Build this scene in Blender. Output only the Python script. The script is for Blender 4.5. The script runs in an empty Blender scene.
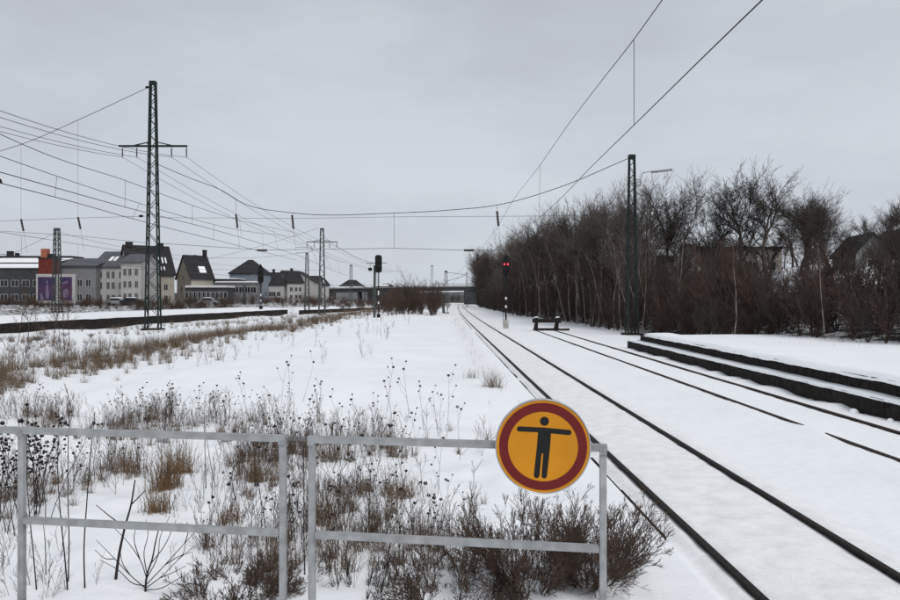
import bpy, math, random
import numpy as np
from mathutils import Vector, Matrix
R = math.radians
rng = np.random.default_rng(7)
rnd = random.Random(11)
S = bpy.context.scene
COL = S.collection

# ------------------------------------------------------------------ camera
CZ, FPX, VX, HY = 2.7, 730.0, 442.0, 297.0
cam_d = bpy.data.cameras.new('camera'); cam = bpy.data.objects.new('camera', cam_d); COL.objects.link(cam)
cam_d.sensor_width = 36; cam_d.lens = FPX / 900 * 36
cam_d.shift_x = (450 - VX) / 900; cam_d.shift_y = (HY - 300) / 900
cam_d.clip_start = 0.1; cam_d.clip_end = 6000
cam.location = (0, 0, CZ); cam.rotation_euler = (R(90), 0, 0)
S.camera = cam
# ------------------------------------------------------------------ sky, sun, exposure
world = bpy.data.worlds.new('World'); S.world = world; world.use_nodes = True
wn = world.node_tree; wn.nodes.clear()
SUN_EL, SUN_AZ = 48, 150      # soft high sun behind cloud, behind the camera to the right
def wnode(t, **k):
    n = wn.nodes.new(t)
    for a, b in k.items(): setattr(n, a, b)
    return n
sky = wnode('ShaderNodeTexSky', sky_type='NISHITA', sun_disc=False, sun_elevation=R(SUN_EL), sun_rotation=R(SUN_AZ), dust_density=4.0)
tc = wnode('ShaderNodeTexCoord'); mp = wnode('ShaderNodeMapping'); mp.inputs['Scale'].default_value = (1.0, 1.0, 2.6)
no = wnode('ShaderNodeTexNoise'); no.inputs['Scale'].default_value = 1.6; no.inputs['Detail'].default_value = 6; no.inputs['Roughness'].default_value = .55
cr = wnode('ShaderNodeValToRGB'); e = cr.color_ramp.elements
e[0].position = .38; e[0].color = (4.3, 4.42, 4.98, 1); e[1].position = .66; e[1].color = (5.25, 5.7, 6.15, 1)
sx = wnode('ShaderNodeSeparateXYZ'); mr = wnode('ShaderNodeMapRange')
mr.inputs['From Min'].default_value = 0.0; mr.inputs['From Max'].default_value = .45
mr.inputs['To Min'].default_value = 1.1; mr.inputs['To Max'].default_value = .88
vm = wnode('ShaderNodeVectorMath', operation='SCALE')
mx = wnode('ShaderNodeMix', data_type='RGBA'); mx.inputs[0].default_value = .93
bg = wnode('ShaderNodeBackground'); bg.inputs['Strength'].default_value = .1
wo = wnode('ShaderNodeOutputWorld')
L = wn.links.new
L(tc.outputs['Generated'], mp.inputs[0]); L(mp.outputs[0], no.inputs['Vector']); L(no.outputs['Fac'], cr.inputs[0])
L(tc.outputs['Generated'], sx.inputs[0]); L(sx.outputs['Z'], mr.inputs[0]); L(cr.outputs[0], vm.inputs[0]); L(mr.outputs[0], vm.inputs['Scale'])
L(sky.outputs[0], mx.inputs[6]); L(vm.outputs[0], mx.inputs[7]); L(mx.outputs[2], bg.inputs[0]); L(bg.outputs[0], wo.inputs[0])
sl = bpy.data.lights.new('sun', 'SUN'); sun = bpy.data.objects.new('sun', sl); COL.objects.link(sun)
sl.energy = 1.5; sl.angle = R(32); sl.color = (1, .985, .96)
sdir = Vector((math.sin(R(SUN_AZ)) * math.cos(R(SUN_EL)), math.cos(R(SUN_AZ)) * math.cos(R(SUN_EL)), math.sin(R(SUN_EL))))
sun.rotation_euler = sdir.to_track_quat('Z', 'Y').to_euler()
S.view_settings.view_transform = 'Standard'; S.view_settings.look = 'None'; S.view_settings.gamma = 1
S.view_settings.exposure = 0.27
S.render.engine = 'CYCLES'
S.cycles.max_bounces = 5; S.cycles.diffuse_bounces = 3; S.cycles.use_denoising = True

# ------------------------------------------------------------------ helpers
def W(px, py, d): return Vector(((px - VX) * d / FPX, d, CZ + (HY - py) * d / FPX))
def PX(x, y): return VX + FPX * x / y
def sm(a, b, t):
    t = np.clip((np.asarray(t, float) - a) / (b - a), 0, 1); return t * t * (3 - 2 * t)
_H = np.random.default_rng(3).random((256, 256))
def vnoise(x, y):
    x = np.asarray(x, float); y = np.asarray(y, float)
    xi = np.floor(x).astype(int); yi = np.floor(y).astype(int); fx = x - xi; fy = y - yi
    fx = fx * fx * (3 - 2 * fx); fy = fy * fy * (3 - 2 * fy)
    g = lambda a, b: _H[a & 255, b & 255]
    return (g(xi, yi) * (1 - fx) + g(xi + 1, yi) * fx) * (1 - fy) + (g(xi, yi + 1) * (1 - fx) + g(xi + 1, yi + 1) * fx) * fy
def fbm(x, y, o=4):
    s = 0; a = .5; t = 0
    for i in range(o):
        s = s + a * vnoise(x * 2 ** i + 17 * i, y * 2 ** i + 31 * i); t += a; a *= .5
    return s / t

MATS = {}
def mat(name, col, rough=.8, metal=0.0, var=.25, scale=8.0, bump=0.0, bscale=30.0, col2=None, emit=None):
    m = bpy.data.materials.new(name); m.use_nodes = True; nt = m.node_tree; b = nt.nodes['Principled BSDF']
    b.inputs['Roughness'].default_value = rough; b.inputs['Metallic'].default_value = metal
    b.inputs['Specular IOR Level'].default_value = .3
    g = nt.nodes.new('ShaderNodeNewGeometry') ; n = nt.nodes.new('ShaderNodeTexNoise'); n.inputs['Scale'].default_value = scale; n.inputs['Detail'].default_value = 5
    c = nt.nodes.new('ShaderNodeValToRGB'); c.color_ramp.elements[0].position = .3; c.color_ramp.elements[1].position = .7
    c2 = col2 or tuple(min(1, v * (1 + var)) for v in col); c1 = tuple(v * (1 - var) for v in col) if col2 is None else col
    c.color_ramp.elements[0].color = (*c1, 1); c.color_ramp.elements[1].color = (*c2, 1)
    nt.links.new(g.outputs['Position'], n.inputs['Vector']); nt.links.new(n.outputs['Fac'], c.inputs[0]); nt.links.new(c.outputs[0], b.inputs['Base Color'])
    if bump:
        n2 = nt.nodes.new('ShaderNodeTexNoise'); n2.inputs['Scale'].default_value = bscale; n2.inputs['Detail'].default_value = 6
        bp = nt.nodes.new('ShaderNodeBump'); bp.inputs['Strength'].default_value = bump; bp.inputs['Distance'].default_value = .03
        nt.links.new(g.outputs['Position'], n2.inputs['Vector']); nt.links.new(n2.outputs['Fac'], bp.inputs['Height']); nt.links.new(bp.outputs[0], b.inputs['Normal'])
    if emit:
        b.inputs['Emission Color'].default_value = (*emit[0], 1); b.inputs['Emission Strength'].default_value = emit[1]
    MATS[name] = m; return m
mat('snow', (.80, .82, .845), .7, col2=(.86, .87, .89), scale=.6, bump=.35, bscale=9)
mat('galv', (.31, .32, .325), .5, .25, var=.22, scale=14, bump=.15, bscale=120)
mat('galv_dark', (.13, .13, .13), .6, .3, var=.3, scale=30)
mat('pylon_green', (.010, .019, .017), .8, .0, var=.5, scale=4, bump=.1)
mat('pylon_grey', (.055, .065, .062), .7, .1, var=.4, scale=3)
mat('rail_steel', (.016, .012, .010), .85, .0, var=.35, scale=20, bump=.2, bscale=60)
mat('rail_head', (.11, .105, .10), .38, .75, var=.25, scale=12)
mat('rail_rust', (.040, .026, .019), .85, 0, var=.5, scale=18, bump=.3, bscale=70)
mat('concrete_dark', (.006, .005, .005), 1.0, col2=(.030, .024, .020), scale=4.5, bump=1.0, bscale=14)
mat('concrete', (.30, .29, .27), .9, col2=(.42, .41, .38), scale=2, bump=.4)
mat('bridge_concrete', (.030, .033, .038), .9, col2=(.055, .06, .065), scale=.4, bump=.2)
mat('wire', (.025, .025, .028), .5, .3)
mat('ceramic', (.03, .02, .018), .35)
mat('black_paint', (.006, .006, .007), .65, var=.3)
mat('white_paint', (.62, .62, .60), .6, var=.1)
mat('red_paint', (.30, .035, .03), .6)
mat('red_light', (.8, .03, .03), .4, emit=((1, .04, .06), 3.0))
mat('lens_dark', (.012, .012, .014), .15)
mat('sign_yellow', (.54, .215, .004), .6, var=.10, scale=5)
mat('sign_red', (.125, .006, .006), .5, var=.08, scale=9)
mat('sign_black', (.006, .006, .006), .4)
mat('sign_edge', (.42, .43, .45), .35, .5)
mat('bark', (.035, .03, .026), .95, col2=(.10, .088, .075), scale=5, bump=.5)
mat('twig', (.056, .046, .040), .9, var=.35, scale=3)
mat('twig_grey', (.095, .080, .070), .9, var=.35, scale=3)
mat('twig_red', (.074, .047, .038), .9, var=.4, scale=2)
mat('birch_bark', (.11, .095, .085), .9, col2=(.34, .30, .27), scale=1.6)
mat('shrub_brown', (.082, .054, .041), .9, var=.45, scale=6)
mat('weed_stem', (.068, .045, .033), .9, var=.5, scale=9)
mat('weed_dark', (.030, .022, .022), .9, var=.4, scale=9)
mat('seed_head', (.022, .015, .015), .95, var=.4, scale=30)
mat('straw', (.17, .105, .055), .9, var=.45, scale=7)
mat('straw_grey', (.165, .118, .078), .9, var=.4, scale=7)
mat('lens_glass', (.02, .024, .028), .12)
mat('window_frame', (0.374, 0.363, 0.356), .6, var=.08)
mat('wall_cream', (0.323, 0.296, 0.252), .9, var=.1, scale=1)
mat('wall_white', (0.413, 0.401, 0.392), .9, var=.1, scale=1)
mat('wall_grey', (0.189, 0.191, 0.197), .9, var=.12, scale=1)
mat('wall_slate', (.05, .053, .058), .9, var=.2, scale=1)
mat('wall_blue', (0.206, 0.235, 0.279), .9, var=.1, scale=1)
mat('roof_dark', (.024, .022, .024), .85, var=.35, scale=1.5, bump=.3, bscale=8)
mat('roof_grey', (.085, .09, .10), .8, var=.2, scale=1)
mat('brick_red', (.14, .028, .022), .9, var=.3, scale=2)
mat('brick_orange', (.36, .12, .07), .9, var=.2, scale=2)
mat('poster_blue', (.015, .022, .07), .5, col2=(.09, .035, .09), scale=.9)
mat('poster_violet', (.035, .028, .10), .5, col2=(.12, .03, .07), scale=.8)
mat('poster_pale', (.17, .13, .20), .5, var=.2, scale=1.5)
mat('car_dark', (.03, .035, .045), .35, .3)
mat('car_silver', (.32, .33, .35), .35, .4)
mat('rubber', (.012, .012, .012), .9)
mat('timber', (.018, .014, .012), .9, var=.4, scale=6, bump=.3)
mat('lamp_grey', (.22, .23, .24), .5, .3)

def ground_material():
    m = bpy.data.materials.new('snow_ground'); m.use_nodes = True; nt = m.node_tree; b = nt.nodes['Principled BSDF']; k = nt.links.new
    N = nt.nodes.new; b.inputs['Roughness'].default_value = .75; b.inputs['Specular IOR Level'].default_value = .25
    g = N('ShaderNodeNewGeometry'); at = N('ShaderNodeAttribute'); at.attribute_name = 'cover'
    sep = N('ShaderNodeSeparateColor'); k(at.outputs['Color'], sep.inputs[0])
    def noise(s, d=5, r=.55):
        n = N('ShaderNodeTexNoise'); n.inputs['Scale'].default_value = s; n.inputs['Detail'].default_value = d; n.inputs['Roughness'].default_value = r
        k(g.outputs['Position'], n.inputs['Vector']); return n
    def ramp(src, p0, c0, p1, c1):
        r = N('ShaderNodeValToRGB'); r.color_ramp.elements[0].position = p0; r.color_ramp.elements[0].color = (*c0, 1); r.color_ramp.elements[1].position = p1; r.color_ramp.elements[1].color = (*c1, 1)
        k(src, r.inputs[0]); return r
    def mix(f, a, c):
        x = N('ShaderNodeMix'); x.data_type = 'RGBA'; k(f, x.inputs[0]); k(a, x.inputs[6]); k(c, x.inputs[7]); return x.outputs[2]
    clean = ramp(noise(.5).outputs['Fac'], .3, (.80, .82, .845), .7, (.85, .862, .88))
    dirty = ramp(noise(3.5, 8, .7).outputs['Fac'], .3, (.66, .655, .65), .6, (.82, .82, .825))
    c1 = mix(sep.outputs['Green'], clean.outputs[0], dirty.outputs[0])
    # small specks of ballast / grit where green is high
    sp = ramp(noise(16, 6, .8).outputs['Fac'], .655, (0, 0, 0), .70, (1, 1, 1))
    mu = N('ShaderNodeMath'); mu.operation = 'MULTIPLY'; k(sp.outputs[0], mu.inputs[0]); k(sep.outputs['Green'], mu.inputs[1])
    grit = N('ShaderNodeRGB'); grit.outputs[0].default_value = (.16, .13, .11, 1)
    c2 = mix(mu.outputs[0], c1, grit.outputs[0])
    # litter: red channel plus noise -> mask
    lit = ramp(noise(1.1, 8, .7).outputs['Fac'], .30, (.022, .016, .013), .7, (.05, .038, .03))
    ad = N('ShaderNodeMath'); ad.operation = 'ADD'; k(sep.outputs['Red'], ad.inputs[0]); k(noise(1.6, 8, .75).outputs['Fac'], ad.inputs[1])
    mk = ramp(ad.outputs[0], .93, (0, 0, 0), 1.0, (1, 1, 1))
    c3 = mix(mk.outputs[0], c2, lit.outputs[0])
    k(c3, b.inputs['Base Color'])
    bp = N('ShaderNodeBump'); bp.inputs['Strength'].default_value = .5; bp.inputs['Distance'].default_value = .05
    bp2 = N('ShaderNodeBump'); bp2.inputs['Strength'].default_value = .35; bp2.inputs['Distance'].default_value = .012
    k(noise(3.0, 7, .55).outputs['Fac'], bp.inputs['Height']); k(noise(38, 4, .6).outputs['Fac'], bp2.inputs['Height']); k(bp.outputs[0], bp2.inputs['Normal']); k(bp2.outputs[0], b.inputs['Normal'])
    MATS['snow_ground'] = m
ground_material()

def link(name, me, m=None, parent=None):
    o = bpy.data.objects.new(name, me); COL.objects.link(o)
    if m is not None and me is not None: me.materials.append(MATS[m] if isinstance(m, str) else m)
    if parent is not None: o.parent = parent
    return o
def tag(o, label=None, cat=None, group=None, kind=None):
    if label: o['label'] = label
    if cat: o['category'] = cat
    if group: o['group'] = group
    if kind: o['kind'] = kind
    return o
def thing(name, label, cat, loc=(0, 0, 0), rz=0, group=None):
    o = bpy.data.objects.new(name, None); COL.objects.link(o); o.location = loc; o.rotation_euler = (0, 0, rz); o.empty_display_size = .3
    return tag(o, label, cat, group)
def copy_tree(o, parent=None):
    c = o.copy(); COL.objects.link(c)
    if parent is not None: c.parent = parent
    for ch in list(o.children): copy_tree(ch, c)
    return c

class MB:
    def __init__(s): s.v = []; s.f = []
    def add(s, v, f):
        n = len(s.v); s.v += [tuple(p) for p in v]; s.f += [tuple(i + n for i in q) for q in f]; return s
    def box(s, x0, x1, y0, y1, z0, z1):
        return s.add([(x0, y0, z0), (x1, y0, z0), (x1, y1, z0), (x0, y1, z0), (x0, y0, z1), (x1, y0, z1), (x1, y1, z1), (x0, y1, z1)],
                     [(0, 3, 2, 1), (4, 5, 6, 7), (0, 1, 5, 4), (1, 2, 6, 5), (2, 3, 7, 6), (3, 0, 4, 7)])
    def cbox(s, x0, x1, y0, y1, z0, z1, c=.004):
        # box with chamfered long edges along z
        p = [(x0 + c, y0), (x1 - c, y0), (x1, y0 + c), (x1, y1 - c), (x1 - c, y1), (x0 + c, y1), (x0, y1 - c), (x0, y0 + c)]
        return s.prism(p, z0, z1)
    def prism(s, p, z0, z1):
        n = len(p); v = [(a, b, z0) for a, b in p] + [(a, b, z1) for a, b in p]
        return s.add(v, [tuple(range(n - 1, -1, -1)), tuple(range(n, 2 * n))] + [(i, (i + 1) % n, n + (i + 1) % n, n + i) for i in range(n)])
    def bar(s, a, b, w, h=None, up=(0, 0, 1)):
        a = Vector(a); b = Vector(b); h = h or w; d = (b - a).normalized(); u = Vector(up)
        if abs(d.dot(u)) > .95: u = Vector((1, 0, 0))
        x = d.cross(u).normalized() * w / 2; y = x.normalized().cross(d).normalized() * h / 2
        return s.add([a - x - y, a + x - y, a + x + y, a - x + y, b - x - y, b + x - y, b + x + y, b - x + y],
                     [(0, 3, 2, 1), (4, 5, 6, 7), (0, 1, 5, 4), (1, 2, 6, 5), (2, 3, 7, 6), (3, 0, 4, 7)])
    def tube(s, pts, r, n=6, cap=True):
        pts = [Vector(p) for p in pts]; rs = r if isinstance(r, (list, tuple)) else [r] * len(pts)
        V = []; F = []
        d0 = (pts[1] - pts[0]).normalized(); u = Vector((0, 0, 1)) if abs(d0.z) < .9 else Vector((1, 0, 0))
        x = d0.cross(u).normalized()
        for i, p in enumerate(pts):
            d = (pts[min(i + 1, len(pts) - 1)] - pts[max(i - 1, 0)]).normalized()
            x = (x - d * x.dot(d)).normalized(); y = d.cross(x)
            for k in range(n):
                t = 2 * math.pi * k / n; V.append(p + (x * math.cos(t) + y * math.sin(t)) * rs[i])
        for i in range(len(pts) - 1):
            for k in range(n): F.append((i * n + k, i * n + (k + 1) % n, (i + 1) * n + (k + 1) % n, (i + 1) * n + k))
        if cap: F.append(tuple(range(n - 1, -1, -1))); F.append(tuple((len(pts) - 1) * n + k for k in range(n)))
        return s.add(V, F)
    def lathe(s, prof, n=16, base=(0, 0, 0), axis='z'):
        V = []; F = []; bx, by, bz = base
        for (r, h) in prof:
            for k in range(n):
                t = 2 * math.pi * k / n; a, b = r * math.cos(t), r * math.sin(t)
                V.append((bx + a, by + b, bz + h) if axis == 'z' else (bx + a, by - h, bz + b))
        for i in range(len(prof) - 1):
            for k in range(n): F.append((i * n + k, i * n + (k + 1) % n, (i + 1) * n + (k + 1) % n, (i + 1) * n + k))
        F.append(tuple(range(n - 1, -1, -1))); F.append(tuple((len(prof) - 1) * n + k for k in range(n)))
        return s.add(V, F)
    def mesh(s, name, smooth=False):
        me = bpy.data.meshes.new(name); me.from_pydata(s.v, [], s.f); me.validate(); me.update()
        if smooth: me.polygons.foreach_set('use_smooth', [True] * len(me.polygons))
        return me
    def build(s, name, m, parent=None, smooth=False, kind=None):
        o = link(name, s.mesh(name, smooth), m, parent)
        if kind: o['kind'] = kind
        return o
def npmesh(name, V, F, smooth=False, matidx=None):
    """V (n,3), F (m,4) or (m,3)"""
    me = bpy.data.meshes.new(name); k = F.shape[1]
    me.vertices.add(len(V)); me.vertices.foreach_set('co', np.ascontiguousarray(V, np.float32).ravel())
    me.loops.add(F.size); me.loops.foreach_set('vertex_index', np.ascontiguousarray(F, np.int32).ravel())
    me.polygons.add(len(F)); me.polygons.foreach_set('loop_start', np.arange(0, F.size, k, dtype=np.int32))
    if smooth: me.polygons.foreach_set('use_smooth', np.ones(len(F), bool))
    if matidx is not None: me.polygons.foreach_set('material_index', matidx.astype(np.int32))
    me.update(calc_edges=True); return me
def segs2mesh(segs, n=3):
    a = np.array(segs, float); p0, p1, r0, r1 = a[:, 0:3], a[:, 3:6], a[:, 6], a[:, 7]
    d = p1 - p0; d /= np.maximum(np.linalg.norm(d, axis=1, keepdims=True), 1e-9)
    u = np.where(np.abs(d[:, 2:3]) > .9, np.array([[1., 0, 0]]), np.array([[0, 0, 1.]]))
    x = np.cross(d, u); x /= np.linalg.norm(x, axis=1, keepdims=True); y = np.cross(d, x)
    V = []
    for k in range(n):
        t = 2 * math.pi * k / n; w = x * math.cos(t) + y * math.sin(t); V.append(p0 + w * r0[:, None])
    for k in range(n):
        t = 2 * math.pi * k / n; w = x * math.cos(t) + y * math.sin(t); V.append(p1 + w * r1[:, None])
    V = np.stack(V, 1).reshape(-1, 3); b = np.arange(len(a))[:, None] * 2 * n
    F = np.concatenate([np.concatenate([b + k, b + (k + 1) % n, b + n + (k + 1) % n, b + n + k], 1) for k in range(n)], 0)
    return V, F
def stamp(lib, places):
    """lib: list of (V,F); places: (variant, x, y, z, scale, zscale, rot)"""
    Vs = []; Fs = []; n = 0
    for (k, x, y, z, s, sz, r) in places:
        V, F = lib[k]; c, q = math.cos(r), math.sin(r)
        Vs.append(np.stack([(V[:, 0] * c - V[:, 1] * q) * s + x, (V[:, 0] * q + V[:, 1] * c) * s + y, V[:, 2] * s * sz + z], 1)); Fs.append(F + n); n += len(V)
    return np.concatenate(Vs), np.concatenate(Fs)

# ------------------------------------------------------------------ terrain
TY = [0, 28, 35.5, 39, 50, 76, 105, 150, 211, 300, 600]
TX = [19.5, 18.2, 15.8, 14.2, 13.8, 12.8, 10.2, 9.6, 9.4, 11.5, 30]
def treeline(y): return np.interp(y, TY, TX)
def curve_off(y): return 0.00008 * np.maximum(np.asarray(y, float) - 60, 0) ** 2
def height(x, y):
    x = np.asarray(x, float); y = np.asarray(y, float); xt = x - curve_off(y)
    lf = 1 - sm(1.4, 2.35, xt)                         # left field
    h = lf * (.04 + (.14 + .34 * sm(12, 22, y)) * (fbm(x * .16 + 5, y * .10, 4) - .5) + .10 * (fbm(x * .9, y * .55, 3) - .5))
    near = lf * sm(24, 8, y) * sm(-14, -8, x)           # small humps round the weeds
    h = h + near * .16 * (fbm(x * 1.9 + 3, y * 1.6, 3) - .45)
    # a low bank running away at x about -13.5 and the raised field before it
    h = h + .22 * np.exp(-((x + 13.6) / 1.5) ** 2) * sm(160, 60, y) + .05 * lf * sm(-12.5, -9, x) * sm(60, 25, y) * sm(12, 20, y)
    h = h + .20 * sm(-.5, .5, x + 8.6 + 1.1 * np.sin(y * .13)) * sm(15, 20, y) * sm(60, 35, y) * lf - .12 * sm(-.4, .4, x + 4.0 + .9 * np.sin(y * .17 + 1)) * sm(20, 26, y) * sm(80, 45, y) * lf
    # step beside the main track
    h = h + .07 * sm(2.46, 2.36, xt) * lf.clip(0, 1) * 0 + .075 * (sm(2.47, 2.41, xt)) * sm(1.2, 2.3, xt)
    mid = sm(2.45, 2.6, xt) * sm(10, 9.6, xt)
    h = h + mid * .03 * (fbm(x * 1.3, y * .8, 3) - .5) + mid * sm(30, 18, y) * .022 * (fbm(x * 6.5, y * 4.5, 3) - .5)
    h = h + .16 * sm(9.15, 9.7, x) * sm(10.2, 9.9, x) * (fbm(y * 1.3, x * 0, 4) - .25) * sm(39, 37, y)
    # main track rails at 2.78, 4.28 ; second track 7.33, 8.83
    h = h + .064 * sm(2.5, 2.7, xt) * sm(4.9, 4.5, xt)
    for rx, dp in ((2.78, .030), (4.28, .030)):
        h = h - dp * np.exp(-((xt - rx) / .075) ** 2)
    h = h + .012 * np.exp(-((xt - 3.53) / .35) ** 2)
    if True:
        t2 = (y < 58)
        near2 = sm(6.2, 7.2, xt) * sm(10.0, 9.0, xt)
        h = h + near2 * .060 * t2
        gap = np.exp(-((y - 14.4) / .8) ** 2) + .15 * np.exp(-((y - 17.6) / .8) ** 2)
        h = h + .06 * np.exp(-((xt - 7.33) / .25) ** 2) * gap * t2
        h = h - .02 * np.exp(-((xt - 8.83) / .10) ** 2) * t2
    # right platform fill
    h = h + .80 * sm(10.25, 10.5, x) * sm(38.5, 36.5, y) + .10 * sm(10.6, 13, x) * sm(48, 30, y) * (fbm(x * .5, y * .4, 3) - .3)
    h = h + .25 * sm(10.2, 12, x) * sm(36, 39, y) * sm(60, 44, y) * fbm(x * .8, y * .5, 3)
    # wooded slope
    X = treeline(y) + 1.0
    hh = np.interp(y, [0, 60, 110, 200, 400], [6.2, 6.0, 5.0, 2.5, 1.0])
    h = h + hh * sm(0, 24, x - X) + sm(0, 3, x - X) * .5 * (fbm(x * .4, y * .4, 4) - .4)
    # town ground on the left rises a little, far land rises gently
    h = h + 1.1 * sm(-44, -62, x) * sm(40, 80, y) + 1.0 * sm(-20, -40, x) * sm(110, 150, y) * sm(-62, -50, x)
    h = h + .25 * sm(-16, -22, x) * (fbm(x * .25, y * .15, 4) - .55)
    pf = (x + 32.7) * .99 - (y - 54) * .136
    h = h - .16 * np.exp(-((pf - 1.2) / 1.6) ** 2) * sm(25, 40, y) * sm(125, 112, y)
    return h
def hz(x, y): return float(height(np.array([x]), np.array([y]))[0])
def build_ground():
    xs = list(np.arange(1.6, 9.6, .045)) + list(np.arange(9.6, 19, .12)) + list(np.arange(-13, 1.6, .13))
    x = 19.0; st = .2
    while x < 1500: xs.append(x); x += st; st *= 1.055
    x = -13.0; st = .2
    while x > -1500: x -= st; xs.append(x); st *= 1.05
    xs = np.array(sorted(xs))
    ys = [-80, -50, -30, -20, -12, -7, -3, 0, 2, 3.3]; y = 4.0; st = .05
    while y < 3000: ys.append(y); st = max(.06, y * .0115); y += st
    ys = np.array(ys); X, Y = np.meshgrid(xs, ys)
    Z = height(X, Y); nx = len(xs); V = np.stack([X, Y, Z], -1).reshape(-1, 3)
    i = np.arange(len(ys) - 1)[:, None] * nx + np.arange(nx - 1)[None]; i = i.reshape(-1, 1)
    F = np.concatenate([i, i + 1, i + nx + 1, i + nx], 1)
    me = npmesh('ground', V, F, True)
    xt = X - curve_off(Y)
    wood = sm(-.4, 1.8, X - treeline(Y)) * (Y < 700)
    red = wood * (.50 - .10 * sm(6, 20, X - treeline(Y))) + .0
    pf = (X + 32.7) * .99 - (Y - 54) * .136
    town = sm(-9.5, -12, pf) * sm(40, 60, Y) * sm(900, 300, Y)
    red = np.maximum(red, town * .49)
    mid = sm(-20, -32, X) * sm(105, 130, Y) * sm(600, 300, Y); red = np.maximum(red, mid * .47)
    red = np.maximum(red, .30 * np.exp(-((X + 24.5) / 3.0) ** 2) * sm(30, 45, Y) * sm(200, 120, Y))
    red = np.maximum(red, .22 * np.exp(-((X + 13.8) / 1.2) ** 2) * sm(15, 25, Y) * sm(160, 100, Y))
    red = np.maximum(red, .60 * sm(285, 330, Y))
    green = sm(2.45, 2.6, xt) * (sm(5.1, 4.4, xt)) * .8 + .25 * sm(4.6, 5.2, xt) * sm(7.4, 6.6, xt) * .4
    green = np.maximum(green, .5 * np.exp(-((xt - 1.6) / .5) ** 2) * sm(15, 30, Y))
    red = np.maximum(red, .27 * np.exp(-((xt - 1.5) / .35) ** 2) * sm(16, 30, Y))
    c = np.zeros((X.size, 4), np.float32); c[:, 0] = red.ravel(); c[:, 1] = green.ravel(); c[:, 3] = 1
    a = me.color_attributes.new('cover', 'FLOAT_COLOR', 'POINT'); a.data.foreach_set('color', c.ravel())
    tag(link('ground', me, 'snow_ground'), 'snow covered railway land stretching to the horizon', kind='structure')
build_ground()
# distant low hills
def hills():
    xs = np.linspace(-1800, 1800, 160); V = []; F = []
    for j, (dy, k) in enumerate([(-120, 0), (0, 1), (150, .9), (400, 0)]):
        for x in xs: V.append((x, 1900 + dy, -3 + k * (8 + 26 * fbm(np.array([x * .004 + 3]), np.array([.5]), 4)[0])))
    n = len(xs)
    for j in range(3):
        for i in range(n - 1): F.append((j * n + i, j * n + i + 1, (j + 1) * n + i + 1, (j + 1) * n + i))
    mb = MB(); mb.v = V; mb.f = F; o = mb.build('hills', 'hill', None, True); tag(o, 'low wooded hills on the far horizon', kind='structure')
mat('hill', (.055, .06, .065), .95, col2=(.13, .14, .15), scale=.02)
hills()

# ------------------------------------------------------------------ railway tracks
RP = [(-.033, .0), (.033, .0), (.036, -.035), (.010, -.048), (.010, -.135), (.062, -.16), (-.062, -.16), (-.010, -.135), (-.010, -.048), (-.036, -.035)]
def rail(xr, y0, y1, top, parent, m='rail_steel', wob=0.0):
    ys = [y0]
    while ys[-1] < y1: ys.append(min(y1, ys[-1] + max(.8, ys[-1] * .03)))
    V = []; F = []; n = len(RP)
    for y in ys:
        ox = xr + float(curve_off(y)) + wob * (float(vnoise(y * .3, xr)) - .5); oz = top + wob * (float(vnoise(y * .25, xr + 9)) - .5)
        for a, b in RP: V.append((ox + a, y, oz + b))
    for i in range(len(ys) - 1):
        for k in range(n): F.append((i * n + k, (i + 1) * n + k, (i + 1) * n + (k + 1) % n, i * n + (k + 1) % n))
    F.append(tuple(range(n))); F.append(tuple((len(ys) - 1) * n + k for k in range(n - 1, -1, -1)))
    mb = MB(); mb.v = V; mb.f = F; o = mb.build('rail', m, parent); o.data.materials.append(MATS['rail_head' if m == 'rail_steel' else 'rail_rust'])
    for p in o.data.polygons:
        if p.normal.z > .95: p.material_index = 1
    return o
t = thing('railway_track', 'cleared main railway track running straight to the bridge, dark rails above snow', 'railway track', (3.53, 0, 0))
for x in (2.78, 4.28): o = rail(x - 3.53, -6, 262, .10, t)
t = thing('railway_track', 'snowed-in siding track beside the stepped platform, ending at the buffer stop', 'railway track', (8.08, 0, 0))
for x in (7.33, 8.83): o = rail(x - 8.08, -6, 57.5, .10 if x > 8 else .105, t, 'rail_rust', .008)
# sleepers, mostly buried: only where the buffer stop and the cleared track let one see them they would show, so none stand proud
kb = MB(); y = 5.0
while y < 120:
    ln = rnd.uniform(.95, 1.0)
    if y > 7.9 and not 11.3 < y < 18.3 and vnoise(y * .35, 4.2) > .2: 
        x = 2.44 + float(curve_off(y)) + rnd.uniform(-.012, .012); kb.box(x - .02, x + .02, y, y + ln, -.06, .062 + rnd.uniform(-.01, .018))
    y += 1.0
o = kb.build('cable_trough_edge', 'concrete_dark'); tag(o, 'dark edge of a cable trough running beside the main track in the snow', 'cable trough', kind='stuff')

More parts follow.
